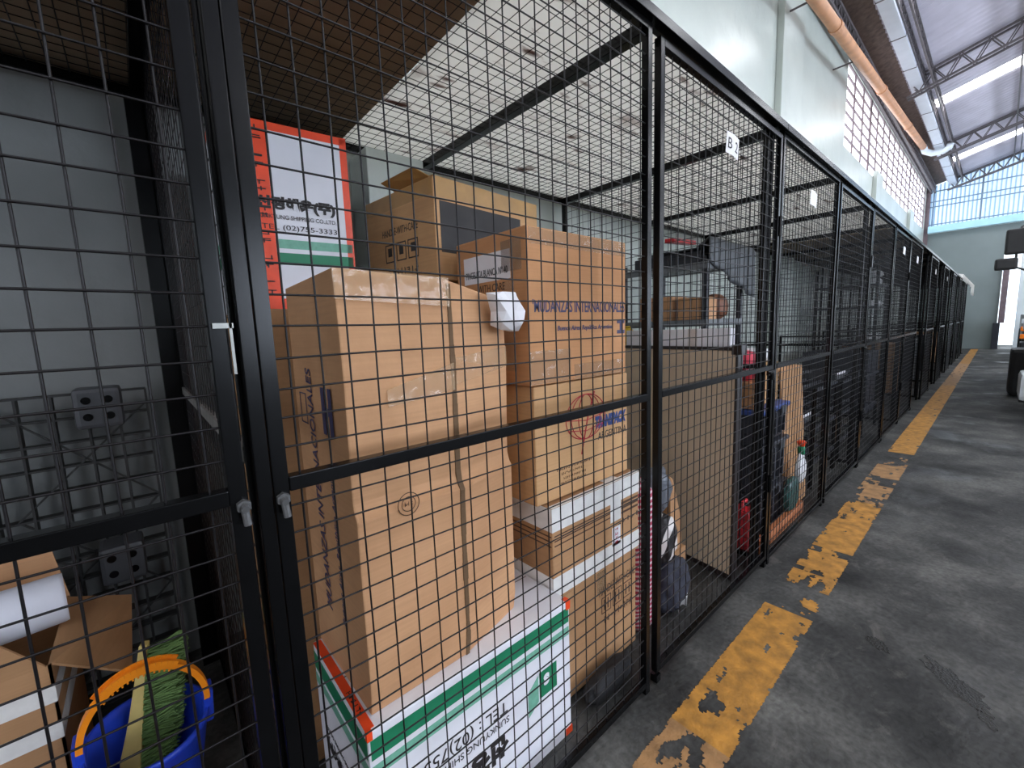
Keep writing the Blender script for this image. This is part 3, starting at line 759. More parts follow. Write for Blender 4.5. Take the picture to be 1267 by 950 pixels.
# -- tall tan carton on end
def tall_carton():
    x0 = .318; yfr = .128
    r = empty('tall_carton', (x0, yfr, .506), 0, 'tallest tan carton standing on end on the white carton, blue lettering up its side', 'cardboard box', 'cardboard cartons in the B 2 cage')
    P = [(0, 0), (.285, .002), (.517, .062), (.517, .40), (0, .372)]     # plan
    zs = [0, .06, .47, .492, .505, .53, .80, 1.035]
    off = [.004, -.006, -.010, -.012, -.001, .006, -.004, .004]      # bulge outwards at the front (negative y = towards the aisle)
    b = MB(); n = len(P); vs = []
    for z, o_ in zip(zs, off):
        for k, (x, y) in enumerate(P):
            zz = z
            if z > 1: zz = 1.052 - (.0 if k == 0 else .012 if k == 1 else .056 if k == 2 else .03 if k == 3 else .01)
            vs.append((x + (.004 if k == 0 else 0), y + (o_ if k in (0, 1, 2) else 0), zz))
    fs = [tuple(range(n - 1, -1, -1)), tuple((len(zs) - 1) * n + k for k in range(n))]
    for i in range(len(zs) - 1):
        for k in range(n): fs.append((i * n + k, i * n + (k + 1) % n, (i + 1) * n + (k + 1) % n, (i + 1) * n + k))
    b.add(vs, fs); b.build('carton', 'card_a', r, bevel=.004)
    # gap between the flaps: dark raw corrugated edge
    s = MB()
    k = 40
    for i in range(k):
        z0, z1 = 1.03 * i / k, 1.03 * (i + 1) / k
        ww = .004 + .004 * (1 - abs(z0 - .5)) + .003 * noise.noise((z0 * 14, 0, 0))
        xx = .288 + .004 * noise.noise((z0 * 3, 2, 0))
        def fy(z):
            for q in range(len(zs) - 1):
                if zs[q] <= z <= zs[q + 1] or q == len(zs) - 2: return off[q] + (off[q + 1] - off[q]) * (z - zs[q]) / (zs[q + 1] - zs[q]) - .0005
        s.slab([(xx - ww, fy(z0), z0), (xx + ww, fy(z0) + .001, z0), (xx + ww, fy(z1) + .001, z1), (xx - ww, fy(z1), z1)], .006)
    s.build('flap_gap', 'card_raw', r)
    text('lettering', 'MUDANZAS INTERNACIONALES', r, (-.0005, .235, .50), (0, 0, 1), (0, 1, 0), width=.66, height=.042, m='ink_blue', shear=.12)
    text('lettering', 'Buenos Aires, República Argentina', r, (-.0005, .12, .385), (0, 0, 1), (0, 1, 0), width=.42, m='ink_blue', shear=.2)
    e_ = MB()
    for dy in (.085, .135): strip('', LF, (-.0005, dy, .73), .022, .115, r, '', mb=e_)
    strip('', LF, (-.0005, .11, .73), .03, .02, r, '', mb=e_)
    e_.build('emblem', 'ink_blue', r)
    e_ = MB()
    for (dy, dz, ww, hh) in ((.30, .76, .055, .003), (.30, .68, .055, .003), (.275, .72, .003, .08), (.325, .72, .003, .08)): strip('', LF, (-.0005, dy, dz), ww, hh, r, '', mb=e_)
    e_.build('handling_icon', 'ink_blue', r)
    c_ = MB()
    c_.tube([(.13 + .028 * math.cos(a), -.014, .50 + .028 * math.sin(a)) for a in [2 * math.pi * i / 24 for i in range(24)]], .0012, 4, closed=True)
    c_.tube([(.13 + .018 * math.cos(a), -.014, .50 + .018 * math.sin(a)) for a in [2 * math.pi * i / 20 for i in range(20)]], .001, 4, closed=True)
    c_.build('round_stamp', 'ink_brown', r); marks('stamp_print', r, (.13, -.0128, .50), *FR, .026, .014, 3, 'ink_brown', 5)
    t = PB()
    t.slab([(.0, -.006, .985), (.285, -.004, .972), (.285, -.002, 1.043), (.0, -.003, 1.05)], .0008)
    t.build('packing_tape', 'film', r)
    t = PB(); q = V3((.285, -.002, 0)); e2 = V3((.517, .056, 0))
    t.slab([q + UP * .77, e2 + UP * .80, e2 + UP * .86, q + UP * .84], .0015); t.slab([(.10, -.0075, .74), (.285, -.0075, .76), (.285, -.0075, .83), (.10, -.0065, .78)], .001)
    t.build('packing_tape', 'film', r)
    return r
tall_carton()

# -- right-hand stack, bottom to top
r, w, d, h = carton('handled_carton', 'brown carton on the floor marked handle with care, bottom of the right stack', 1.04, 1.53, .18, .60, .015, .452, 'card_d')
yf = -d / 2
text('lettering', 'HANDLE-WITH-CARE', r, (.11, yf, .345), *FR, width=.25, height=.035, m='ink_brown')
marks('small_print', r, (.11, yf, .215), *FR, .2, .035, 9, 'ink_brown', 8)
b = MB()
for k in range(3):
    cx_ = .03 + k * .075
    for (dx, dz, ww, hh) in ((0, .033, .06, .004), (0, -.033, .06, .004), (-.03, 0, .004, .066), (.03, 0, .004, .066)): strip('', FR, (cx_ + dx, yf, .28 + dz), ww, hh, r, '', mb=b)
    for dx in (-.012, .012): strip('', FR, (cx_ + dx, yf, .28), .007, .045, r, '', mb=b)
b.build('handling_icon', 'ink_brown', r)
b = PB().box(-w / 2 + .01, w / 2 - .01, -.03, .03, h, h + .0012); strip('', FR, (0, yf, h - .05), .06, .09, r, '', mb=b); b.build('packing_tape', 'film', r)

r, w, d, h = carton('taped_carton', 'carton edged with white tape, third from the top of the right stack', 1.00, 1.535, .17, .62, .455, .80, 'card_d')
yf = -d / 2; xl = -w / 2
b = PB()
for face, c0, L in ((FR, (0, yf, 0), w + .002), (LF, (xl, 0, 0), d + .002)):
    strip('', face, V3(c0) + UP * (h - .045), L, .085, r, '', mb=b); strip('', face, V3(c0) + UP * .05, L, .075, r, '', mb=b)
b.box(-w / 2 - .001, w / 2 + .001, yf - .001, yf + .02, h - .0, h + .001)
b.box(.06, .14, yf - .0018, yf + .05, h, h + .0016); strip('', FR, (.10, yf - .001, h - .085), .07, .16, r, '', mb=b)
b.build('white_tape', 'tape_white', r)
b = MB()
for k in range(3):
    for face, c0, L in ((FR, (-.08, yf, 0), w - .18), (LF, (xl, 0, 0), d - .01)): strip('', face, V3(c0) + UP * (h - .105 - k * .018), L, .0045, r, '', mb=b)
    strip('', FR, (.2, yf, h - .105 - k * .02), .12, .009, r, '', mb=b)
b.build('printed_line', 'ink_brown', r)
marks('handling_icon', r, (.19, yf, h - .18), *FR, .15, .024, 5, 'ink_brown', 7)
marks('red_print', r, (.105, yf - .001, .115), (0, 0, 1), (-1, 0, 0), .07, .025, 4, 'ink_red', 6)
b = MB(); strip('', FR, (.105, yf, .115), .055, .08, r, '', mb=b); b.build('sticker', 'paper', r)

r, w, d, h = carton('logo_carton', 'tan carton printed with a red globe emblem and blue lettering', .965, 1.505, .205, .60, .806, 1.222, 'card_c')
yf = -d / 2
text('lettering', 'TRANSPACK', r, (.155, yf, .240), *FR, width=.205, height=.05, m='ink_navy', shear=.15, bold=.004)
text('lettering', 'ARGENTINA', r, (.165, yf, .185), *FR, width=.19, height=.03, m='ink')
for k in range(4): marks('small_print', r, (-.07 - .012 * (k % 2), yf, .105 - k * .018), *FR, (.2, .13, .13, .15)[k], .011, (22, 14, 14, 16)[k], 'ink_brown', k)
b = MB(); gx, gz = .0, .275
for (rx, rz_) in ((.115, .085), (.045, .085), (.085, .085)):
    b.tube([(gx + rx * math.cos(a), yf - .0008, gz + rz_ * math.sin(a)) for a in [2 * math.pi * i / 36 for i in range(36)]], .002, 4, closed=True)
for dz in (-.04, 0.0, .04):
    L = .115 * math.sqrt(1 - (dz / .085) ** 2); b.tube([(gx - L, yf - .0008, gz + dz), (gx, yf - .0008, gz + dz - .015), (gx + L, yf - .0008, gz + dz)], .0018, 4)
b.tube([(gx - .03, yf - .0008, gz - .14), (gx + .01, yf - .0008, gz), (gx + .05, yf - .0008, gz + .09)], .003, 4)
b.build('emblem', 'ink_red', r)

r, w, d, h = carton('lettered_carton', 'tan carton topping the right stack with a white name strip on its side', .945, 1.485, .198, .585, 1.226, 1.738, 'card_b')
yf = -d / 2; xl = -w / 2
text('lettering', "'MUDANZAS INTERNACIONALES", r, (.005, yf, .262), *FR, width=.51, height=.042, m='ink_blue', bold=.001)
text('lettering', 'Buenos Aires, República Argentina', r, (.02, yf, .185), *FR, width=.31, height=.022, m='ink_blue', shear=.2, bold=.001)
b = MB()
for dz in (.165, .205): strip('', FR, (.235, yf, dz), .05, .014, r, '', mb=b)
strip('', FR, (.235, yf, .185), .014, .03, r, '', mb=b); b.build('emblem', 'ink_blue', r)
strip('name_strip', LF, (xl, .015, .405), .26, .095, r, 'paper')
text('lettering', 'PINCELETA BLANCA Nº 40', r, (xl - .001, .015, .388), *LF, width=.235, height=.024, m='ink')
text('lettering', 'WITH CARE', r, (xl, -.01, .335), *LF, width=.15, height=.026, m='ink_brown')
b = PB()
strip('', FR, (-.17, yf, .06), .2, .11, r, '', mb=b); strip('', FR, (.1, yf, .03), .3, .055, r, '', mb=b); strip('', LF, (xl, -.12, .43), .1, .1, r, '', mb=b)
strip('', FR, (0, yf, h - .03), w - .02, .05, r, '', mb=b); strip('', LF, (xl, -.1, .2), .06, .3, r, '', mb=b)
b.build('packing_tape', 'film', r)

# crumpled paper wedged between two cartons
bm = bmesh.new(); bmesh.ops.create_icosphere(bm, subdivisions=2, radius=.056)
for v in bm.verts:
    p = v.co.normalized(); v.co *= 1 + .30 * noise.noise(p * 1.6 + V3((4, 1, 7))) + R.uniform(-.13, .13)
    if p.x < -.5 and p.z > .1: v.co += V3((-.016, 0, .012))      # a loose corner sticking out
    v.co.y *= .75; v.co.z *= 1.05
me = bpy.data.meshes.new('crumpled_paper'); bm.to_mesh(me); bm.free(); me.materials.append(M['paper'])
o = bpy.data.objects.new('crumpled_paper', me); COL.objects.link(o); o.location = (.80, .13, 1.465); tag(o, 'ball of crumpled white paper stuck between the tall tan carton and the lettered one', 'crumpled paper')

# carton with the dark patch, high at the back
r, w, d, h = carton('patched_carton', 'carton with a dark grey patch, highest at the back of the tan stack', .86, 1.47, .66, 1.16, 1.615, 1.995, 'card_c', rz=rad(6))
yf = -d / 2; xl = -w / 2
strip('painted_patch', FR, (-.05, yf, .20), .46, .19, r, 'patch')
b = PB(); strip('', FR, (0, yf, h - .035), w - .01, .07, r, '', mb=b); strip('', LF, (xl, 0, h - .035), d - .01, .06, r, '', mb=b); b.box(xl, -xl, yf, yf + .05, h, h + .001); b.build('brown_tape', 'tape_tan', r)
b = MB().slab([(xl + .01, yf + .02, h), (xl + .01, yf + .26, h + .0), (xl - .07, yf + .24, h + .015), (xl - .05, yf + .05, h + .03)], .003); b.build('raised_flap', 'tape_tan', r)
text('lettering', 'HANDLE-WITH-CARE', r, (xl, -.01, .225), *LF, width=.26, height=.03, m='ink')
marks('small_print', r, (xl, -.02, .06), *LF, .22, .03, 8, 'ink', 9)
b = MB()
for k in range(3):
    cy = -.1 + k * .085
    for (dx, dz, ww, hh) in ((0, .035, .07, .005), (0, -.035, .07, .005), (-.033, 0, .005, .07), (.033, 0, .005, .07)): strip('', LF, (xl, cy + dx, .14 + dz), ww, hh, r, '', mb=b)
    strip('', LF, (xl, cy, .145), .03, .035, r, '', mb=b)
b.build('handling_icon', 'ink', r)
r, w, d, h = carton('plain_carton', 'plain brown carton upright behind the tall one, under the dark-patched carton', .87, 1.46, .67, 1.15, .81, 1.61, 'card_d')
r, w, d, h = carton('plain_carton', 'plain brown carton on the floor behind the stacks, hidden under another', .87, 1.46, .67, 1.15, .005, .805, 'card_d')

# white cartons at the back left
r, w, d, h = carton('shipping_carton', 'tall white carton with orange tape at the back left, green band near its foot', .262, .675, .84, 1.44, 1.51, 2.125, 'carton_white', 'white shipping cartons with green bands', rz=rad(-5))
yf = -d / 2; xl = -w / 2
for (zz, hh, mm, nm) in ((.175, .04, 'green', 'green_band'), (.225, .03, 'green_pale', 'pale_band')):
    for face, c0, L in ((FR, (0, yf, 0), w - .012), (LF, (xl, 0, 0), d - .012)): strip(nm, face, V3(c0) + UP * zz, L, hh, r, mm)
b = PB()
strip('', FR, (-.08, yf - .0006, h / 2), .055, h - .004, r, '', mb=b); strip('', FR, (.0, yf, h - .014), w, .026, r, '', mb=b); strip('', FR, (w / 2 - .012, yf, h / 2), .024, h, r, '', mb=b)
strip('', FR, (0, yf, .02), w, .04, r, '', mb=b)
strip('', LF, (xl, 0, h - .014), d, .026, r, '', mb=b); strip('', LF, (xl, -d / 2 + .05, h / 2), .06, h, r, '', mb=b); strip('', LF, (xl, d / 2 - .04, h / 2), .04, h, r, '', mb=b)
b.build('orange_tape', 'tape_orange', r)
for k in range(7): marks('tape_print', r, (-.08, yf - .002, .08 + k * .082), (0, 0, 1), (-1, 0, 0), .05, .03, 2, 'ink', 10 + k)
text('lettering', '선경해운(주)', r, (.025, yf - .001, .355), *FR, width=.25, height=.05, m='ink', bold=.003)
text('lettering', 'SUNKYUNG SHIPPING CO.,LTD.', r, (.025, yf - .001, .312), *FR, width=.25, height=.016, m='ink')
text('lettering', 'TEL (02)755-3333', r, (.03, yf - .001, .277), *FR, width=.24, height=.022, m='ink')
marks('handwriting', r, (-.165, yf, .54), (.9, 0, .4), (-.4, 0, .9), .05, .045, 3, 'ink', 20)
r, w, d, h = carton('shipping_carton', 'lower white carton with orange tape, seen through the side mesh under the tall white one', .25, .66, 1.06, 1.46, .94, 1.50, 'carton_white', 'white shipping cartons with green bands')
b = PB(); xl = -w / 2
strip('', LF, (xl, -d / 2 + .04, h / 2), .08, h, r, '', mb=b); strip('', LF, (xl, 0, .02), d, .04, r, '', mb=b); strip('', LF, (xl, 0, h - .02), d, .04, r, '', mb=b); b.build('orange_tape', 'tape_orange', r)
strip('green_band', LF, (xl, 0, .1), d - .01, .04, r, 'green')
r, w, d, h = carton('plain_carton', 'brown carton under the lower white one at the back left', .25, .66, 1.06, 1.46, .005, .935, 'card_d')
r, w, d, h = carton('slim_carton', 'tall slim brown carton standing left of and behind the tallest tan one', .235, .60, .60, 1.04, .005, 1.50, 'card_d')

# ------------------------------------------------------------------ B 2 cage, right half: panel, flat carton, bags
pr = empty('board_panel', (2.325, .085, .03), rad(80), 'large beige board standing on edge with black edging, facing the moving boxes', 'board')
Lb, Hb = .80, 1.235
MB().box(0, Lb, -.018, .018, 0, Hb).build('board_face', 'mdf', pr)
b = PB(); b.box(-.012, Lb + .004, -.022, .022, Hb, Hb + .018); b.box(-.014, 0, -.022, .022, -.012, Hb + .018); b.box(-.014, Lb, -.022, .022, -.025, 0); b.box(-.03, .02, -.026, .026, Hb - .02, Hb + .03)
b.build('edging', 'black_edge', pr)
r = empty('flat_carton', (2.393, .14, .005), rad(80), 'flat white carton standing behind the beige board, showing just above it', 'flat carton')
MB().box(0, .74, -.02, .022, 0, 1.375).build('carton', 'white_board', r, bevel=.003)
MB().box(.2, .26, -.0225, .0245, .2, 1.376).build('packing_tape', 'film', r)

def lump(name, loc, size, m, label, cat, seed=0, rough=.22, sub=4, flat=True, group=None, parent=None, pinch=0, freq=2.2):
    bm = bmesh.new(); bmesh.ops.create_icosphere(bm, subdivisions=sub, radius=1)
    for v in bm.verts:
        p = v.co.copy(); n_ = noise.fractal(p * freq + V3((seed, seed * 2.1, 0)), .8, 2.1, 4)
        c_ = noise.cell(p * 2.5 + V3((seed, 0, 0)))
        v.co = p * (1 + rough * n_ + rough * .25 * (c_ - .5))
        for k in range(3):
            q = v.co[k]; v.co[k] = math.copysign(abs(q) ** .72, q)
        if pinch and v.co.z > 0: f = 1 - pinch * v.co.z; v.co.x *= f; v.co.y *= f
        v.co.x *= size[0]; v.co.y *= size[1]; v.co.z *= size[2]
    zm = min(v.co.z for v in bm.verts)
    for v in bm.verts: v.co.z -= zm
    if flat:
        for v in bm.verts: v.co.z = max(v.co.z, size[2] * .1) - size[2] * .1
    me = bpy.data.meshes.new(name); bm.to_mesh(me); bm.free(); me.materials.append(M[m])
    for p in me.polygons: p.use_smooth = True
    o = bpy.data.objects.new(name, me); COL.objects.link(o); o.location = loc
    if parent is not None: o.parent = parent
    elif label: tag(o, label, cat, group)
    return o

lump('clothes_bag', (1.86, .215, .003), (.12, .085, .13), 'navy_cloth', 'dark navy cloth bundle with a white frill on the floor of the moving-box cage', 'cloth bundle', 3)
b = MB(); vs = []
n = 20
for i in range(n + 1):
    t = i / n; vs += [(1.83 + .17 * t, .145 + .02 * math.sin(t * 9) + .1 * t * t, .012 + .02 * abs(math.sin(t * 14))), (1.84 + .19 * t, .15 + .02 * math.sin(t * 9) + .1 * t * t, .06 + .12 * t + .02 * math.sin(t * 17))]
b.add(vs, [(2 * i, 2 * i + 2, 2 * i + 3, 2 * i + 1) for i in range(n)])
o = b.build('frill', 'white_bag', bpy.data.objects['clothes_bag'], smooth=True); o.matrix_parent_inverse = Matrix.Translation((-1.86, -.215, -.003)) @ Matrix.Translation((.0, -.015, 0)); o.modifiers.new('t', 'SOLIDIFY').thickness = .004
sh = lump('shopping_bag', (1.805, .225, .275), (.075, .075, .12), 'bag_mixed', 'black and white printed bag resting on the navy bundle', 'bag', 9)
lump('striped_bag', (1.635, .22, .003), (.075, .07, .36), 'bag_stripe', 'pink and white striped bag beside the right stack, behind the middle posts', 'bag', 5, .12)
lump('plastic_bag', (1.79, .25, .52), (.075, .07, .11), 'grey_bag', 'grey plastic bag on top of the printed bag', 'bag', 12)
b = MB()
P0 = [(1.99, .255), (2.13, .275), (2.16, .38), (1.99, .38)]
vs = [(x, y, .20) for x, y in P0] + [(x + .01 * math.sin(i), y + .01, .36) for i, (x, y) in enumerate(P0)] + [(x * .5 + 2.03 * .5 + .012 * (-1) ** i, y * .5 + .32 * .5, .60 + .02 * math.cos(i * 2)) for i, (x, y) in enumerate(P0)]
b.add(vs, [(3, 2, 1, 0), (8, 9, 10, 11)] + [(k * 4 + i, k * 4 + (i + 1) % 4, (k + 1) * 4 + (i + 1) % 4, (k + 1) * 4 + i) for k in range(2) for i in range(4)])
o = b.build('paper_bag', 'brown_paper', None, bevel=.006); tag(o, 'crumpled brown paper bag leaning against the beige board', 'paper bag')
for v in o.data.vertices: v.co.z -= .0
carton('small_carton', 'low brown carton under the brown paper bag', 2.0, 2.16, .265, .37, .003, .195, 'card_d')

lump('dark_rags', (1.24, .115, .002), (.14, .035, .05), 'rubber', 'heap of black rags on the floor against the brown handle-with-care carton', 'rags', 81, .2)

# ------------------------------------------------------------------ left cage contents
# plastic grid pallet against the wall
pal = empty('plastic_pallet', (-.62, 1.40, 0), 0, 'black plastic grid pallet standing on edge against the rear wall of the left cage', 'pallet')
b = MB(); PW, PH = 1.19, 1.24
x_0 = -.57
for i in range(15): x = x_0 + PW * i / 14; b.box(x - .0035, x + .0035, -.015, .03, 0.03, PH)
for j in range(15): z = .03 + (PH - .03) * j / 14; b.box(x_0, x_0 + PW, -.012, .028, z - .0035, z + .0035)
for (cx_, cz_) in ((.43, 1.0), (.43, .62), (.43, .25), (.0, 1.0), (.0, .62), (.0, .25)):
    for (dx, dz) in ((.19, .19), (-.19, .19)): b.bar((cx_ - dx, .0, cz_ - dz), (cx_ + dx, .0, cz_ + dz), .006)
b.build('grid', 'black_plastic', pal)
for (cx_, cz_) in ((.49, 1.2), (.49, .62), (-.0, .62), (-.0, 1.2)):
    f = MB().box(cx_ - .062, cx_ + .062, -.14, -.012, cz_ - .075, cz_ + .065).build('foot', 'grey_plastic', pal, bevel=.014)
    h_ = PB()
    for dx in (-.028, .028):
        for dz in (-.033, .025): h_.tube([(cx_ + dx, -.1405, cz_ + dz), (cx_ + dx, -.143, cz_ + dz)], .013, 14)
    h_.build('hole', 'black', f)

# open carton with flaps, foam roll
oc = empty('open_carton', (-.52, .94, .004), 0, 'tall open brown carton with raised flaps and white tape in the left cage', 'cardboard box')
W2, D2, H2, t_ = .262, .20, .605, .006
b = MB(); b.box(-W2, W2, -D2, D2, 0, t_)
for a in ((-W2, W2, -D2, -D2 + t_), (-W2, W2, D2 - t_, D2), (-W2, -W2 + t_, -D2, D2), (W2 - t_, W2, -D2, D2)): b.box(*a, 0, H2)
b.build('carton', 'card_d', oc)
MB().slab([(-W2, D2, H2), (W2, D2, H2), (W2 - .03, D2 + .04, H2 + .17), (-W2, D2 + .04, H2 + .18)], t_).build('rear_flap', 'card_a', oc)
MB().slab([(W2, -D2 + .01, H2 - .0), (W2 + .14, -D2 + .06, H2 - .14), (W2 + .145, D2 - .02, H2 - .055), (W2, D2 - .01, H2)], t_).build('side_flap', 'card_d', oc)
MB().slab([(-W2, -D2, H2), (W2 - .01, -D2, H2), (W2 - .07, -D2 - .02, H2 + .10), (-W2, -D2 - .02, H2 + .10)], t_).build('front_flap', 'card_d', oc)
b = PB()
for zz, hh in ((.525, .045), (.425, .05)):
    strip('', FR, (0, -D2, zz), 2 * W2, hh, oc, '', mb=b)
    cc = V3((W2 + .0008, 0, zz)); b.slab([cc + V3((0, -D2, -hh / 2)), cc + V3((0, D2, -hh / 2)), cc + V3((0, D2, hh / 2)), cc + V3((0, -D2, hh / 2))], .0008)
b.build('white_tape', 'tape_white', oc)
fr = MB(); fr.lathe([(.0, -.26), (.068, -.26), (.07, -.25), (.07, .25), (.068, .26), (.0, .26)], 28, mtx=Matrix.Rotation(rad(90), 4, 'Y'))
o = fr.build('foam_roll', 'foam', None, smooth=False, loc=(-.50, .93, .683)); o.rotation_euler = (0, 0, rad(8))
for p in o.data.polygons: p.use_smooth = len(p.vertices) == 4
tag(o, 'white foam roll lying across the top of the open carton', 'foam roll')

# blue bucket
bk = empty('bucket', (-.112, .66, .012), 0, 'blue plastic bucket with an orange handle in the left cage', 'bucket', 'buckets in the left cage')
bk.rotation_euler = (rad(7), rad(3), 0); bk.scale = (.84, .84, .95)
b = MB(); b.lathe([(.098, 0), (.105, .01), (.15, .40), (.156, .41), (.156, .425), (.146, .425), (.14, .40), (.098, .02), (.0, .02)], 40)
b.build('pail', 'blue_plastic', bk, smooth=True)
b = PB()
for s in (-1, 1): b.box(s * .152 - .014, s * .152 + .014, -.03, .03, .37, .475)
b.build('lug', 'blue_plastic', bk, bevel=.008)
hd = MB(); n = 36; pts = []
for i in range(n + 1):
    a = math.pi * i / n; pts.append(V3((-.152 * math.cos(a) * 1.02, -.02, .455 + .175 * math.sin(a))))
for i in range(n):
    hd.bar(pts[i], pts[i + 1], .024, .004, up=(pts[i] + pts[i + 1]) / 2 - V3((0, -.02, .455)))
    for s in (-1, 1):
        off_ = V3((0, s * .011, 0)); dirr = ((pts[i] + pts[i + 1]) / 2 - V3((0, -.02, .455))).normalized() * .007
        hd.bar(pts[i] + off_ - dirr, pts[i + 1] + off_ - dirr, .003, .014, up=dirr)
ho = hd.build('handle', 'orange_plastic', bk)
g = MB()
for i in range(10, 24):
    dirr = (pts[i] - V3((0, -.02, .455))).normalized(); g.bar(pts[i] + V3((0, -.014, 0)) - dirr * .010, pts[i] + V3((0, .014, 0)) - dirr * .010, .004, .02, up=dirr)
for s in (-1, 1):
    for i in range(9, 24): g.bar(pts[i] + V3((0, s * .014, 0)), pts[i + 1] + V3((0, s * .014, 0)), .004, .024, up=(pts[i] - V3((0, -.02, .455))))
g.build('grip', 'orange_plastic', ho)

# brush head standing in the bucket
br = empty('brush', (-.142, .66, .10), 0, 'worn green brush with a pale wooden block standing in the blue bucket', 'brush')
br.rotation_euler = (rad(-6), rad(7), rad(-15))
b = MB(); vs = []
for z, ww, dd in ((0, .035, .05), (.2, .045, .045), (.3, .032, .04), (.42, .022, .036), (.5, .018, .03)):
    vs += [(-ww, -dd / 2, z), (0, -dd / 2, z), (0, dd / 2, z), (-ww, dd / 2, z)]
b.add(vs, [(3, 2, 1, 0), (16, 17, 18, 19)] + [(k * 4 + i, k * 4 + (i + 1) % 4, k * 4 + 4 + (i + 1) % 4, k * 4 + 4 + i) for k in range(4) for i in range(4)])
b.build('block', 'wood', br, bevel=.004)
b = MB()
for i in range(700):
    z = R.uniform(.02, .48); y = R.uniform(-.022, .022); L = R.uniform(.065, .09) * (.55 + .45 * min(1, z / .25)); dz = R.uniform(.0, .05)
    b.bar((0, y, z), (L, y + R.uniform(-.012, .012), z + dz), .003, .003)
tag(b.build('bristles', 'bristle', br), kind='stuff')

# red bucket on its side
rb = empty('bucket', (.02, .47, .13), 0, 'red bucket lying tipped beside the blue one in the left cage', 'bucket', 'buckets in the left cage')
b = MB(); mt = Matrix.Rotation(rad(78), 4, 'X')
b.lathe([(.075, -.13), (.08, -.12), (.105, .13), (.112, .135), (.112, .15), (.1, .15), (.075, -.11), (.0, -.11)], 32, mtx=mt); b.build('pail', 'red_plastic', rb, smooth=True)
for v in rb.children: pass
b = MB(); b.tube([(-.105, -.125, .02), (-.08, -.19, -.05), (0, -.21, -.085), (.07, -.19, -.05), (.088, -.125, .02)], .003, 6); b.build('handle', 'steel', rb, smooth=True)
rb.location = (.035, .42, .085); rb.scale = (.68, .68, .68)

# ------------------------------------------------------------------ next cage: rack and clutter
rk = empty('shelf_rack', (3.02, .57, 0), 0, 'grey metal shelf rack at the back of the second cage', 'shelf rack')
RW, RD = .60, .66
for (x, y) in ((0, 0), (RW, 0), (0, RD), (RW, RD)):
    MB().box(x, x + .035, y, y + .004, 0, 1.88).box(x, x + .004, y, y + .035, 0, 1.88).build('upright', 'dark_plastic', rk)
for z in (.35, .9, 1.43, 1.83):
    MB().box(-.006, RW + .04, -.006, RD + .04, z, z + .006).box(-.008, RW + .042, -.008, -.004, z - .04, z + .008).box(-.008, -.004, -.008, RD + .042, z - .04, z + .008).build('shelf', 'grey_metal', rk)
CG = 'cartons on the shelf rack'
carton('small_carton', 'small tan carton on the middle shelf, rear of two', 3.05, 3.28, .84, 1.12, 1.438, 1.62, 'card_a', CG)
carton('small_carton', 'small tan carton on the middle shelf, front of two', 3.06, 3.26, .60, .80, 1.438, 1.60, 'card_a', CG)
lump('leather_bag', (3.46, .72, 1.441), (.13, .1, .1), 'leather', 'brown leather bag on the middle shelf of the rack', 'bag', 21, .12)
b = MB(); vs = []
nx, ny = 12, 14
for i in range(nx + 1):
    x = 2.99 + .80 * i / nx
    for j in range(ny + 1):
        t = j / ny
        if t < .45: y = 1.1 - .58 * t / .45; z = 1.935 + .012 * noise.noise((x * 4, y * 4, 0)) + (.06 if t > .38 else 0)
        else:
            dr = (t - .45) / .55; y = .535 - .02 * math.sin(x * 20) * dr; z = 1.985 - dr * (.12 + .26 * (i / nx) ** .7)
        vs.append((x, y, z))
n1 = ny + 1
b.add(vs, [(i * n1 + j, (i + 1) * n1 + j, (i + 1) * n1 + j + 1, i * n1 + j + 1) for i in range(nx) for j in range(ny)])
o = b.build('tarpaulin', 'dark_tarp', None, smooth=True); o.modifiers.new('t', 'SOLIDIFY').thickness = .006; tag(o, 'dark grey tarpaulin hanging over the front of the top shelf', 'tarpaulin')
carton('dark_case', 'flat dark grey case under the tarpaulin on the top shelf', 3.03, 3.6, .62, 1.15, 1.838, 1.92, 'dark_plastic', None, seam=False, cat='case')
o = MB().box(-.3, .3, -.035, .035, 0, .03).build('red_plank', 'red_plastic', None, bevel=.004, loc=(3.22, .86, 2.02)); o.rotation_euler = (0, rad(-6), rad(12)); tag(o, 'red bar lying on the tarpaulin at the top of the rack', 'bar')
lump('yellow_bag', (2.93, 1.15, 1.0), (.04, .06, .22), 'yellow', 'yellow strap bundle hanging by the rear wall left of the rack', 'strap', 31, .15)

# stacked bins
for k, (z0, z1, mm, lab) in enumerate(((.005, .31, 'dark_plastic', 'black storage bin at the bottom of the bin stack'), (.315, .62, 'dark_plastic', 'black storage bin in the middle of the bin stack'), (.625, .86, 'dark_plastic', 'black storage bin with a blue lid topping the bin stack'))):
    r = empty('storage_bin', (3.09, .34, z0), 0, lab, 'storage bin', 'stacked bins in the second cage')
    hh = z1 - z0 - .035; b = MB(); P = lambda s: [(-.26 * s, -.2 * s), (.26 * s, -.2 * s), (.26 * s, .2 * s), (-.26 * s, .2 * s)]
    vs = [(x, y, 0) for x, y in P(.92)] + [(x, y, hh) for x, y in P(1)]
    b.add(vs, [(3, 2, 1, 0), (4, 5, 6, 7)] + [(i, (i + 1) % 4, 4 + (i + 1) % 4, 4 + i) for i in range(4)])
    for i in range(6): b.box(-.22 + i * .085, -.2 + i * .085, -.205, -.185, .03, hh - .02)
    b.build('tub', mm, r, bevel=.004)
    MB().box(-.275, .275, -.215, .215, hh, hh + .032).build('lid', 'navy_plastic' if k == 2 else 'dark_plastic', r, bevel=.008)
    b = PB()
    for s in (-1, 1): b.box(s * .12 - .04, s * .12 + .04, -.225, -.212, hh - .03, hh + .02)
    b.build('clip', 'grey_plastic', r)
carton('small_carton', 'tan carton on the blue-lidded bin, under the red ball', 2.84, 3.04, .18, .42, .863, 1.03, 'card_b', 'cartons on the blue-lidded bin', cat='cardboard box')
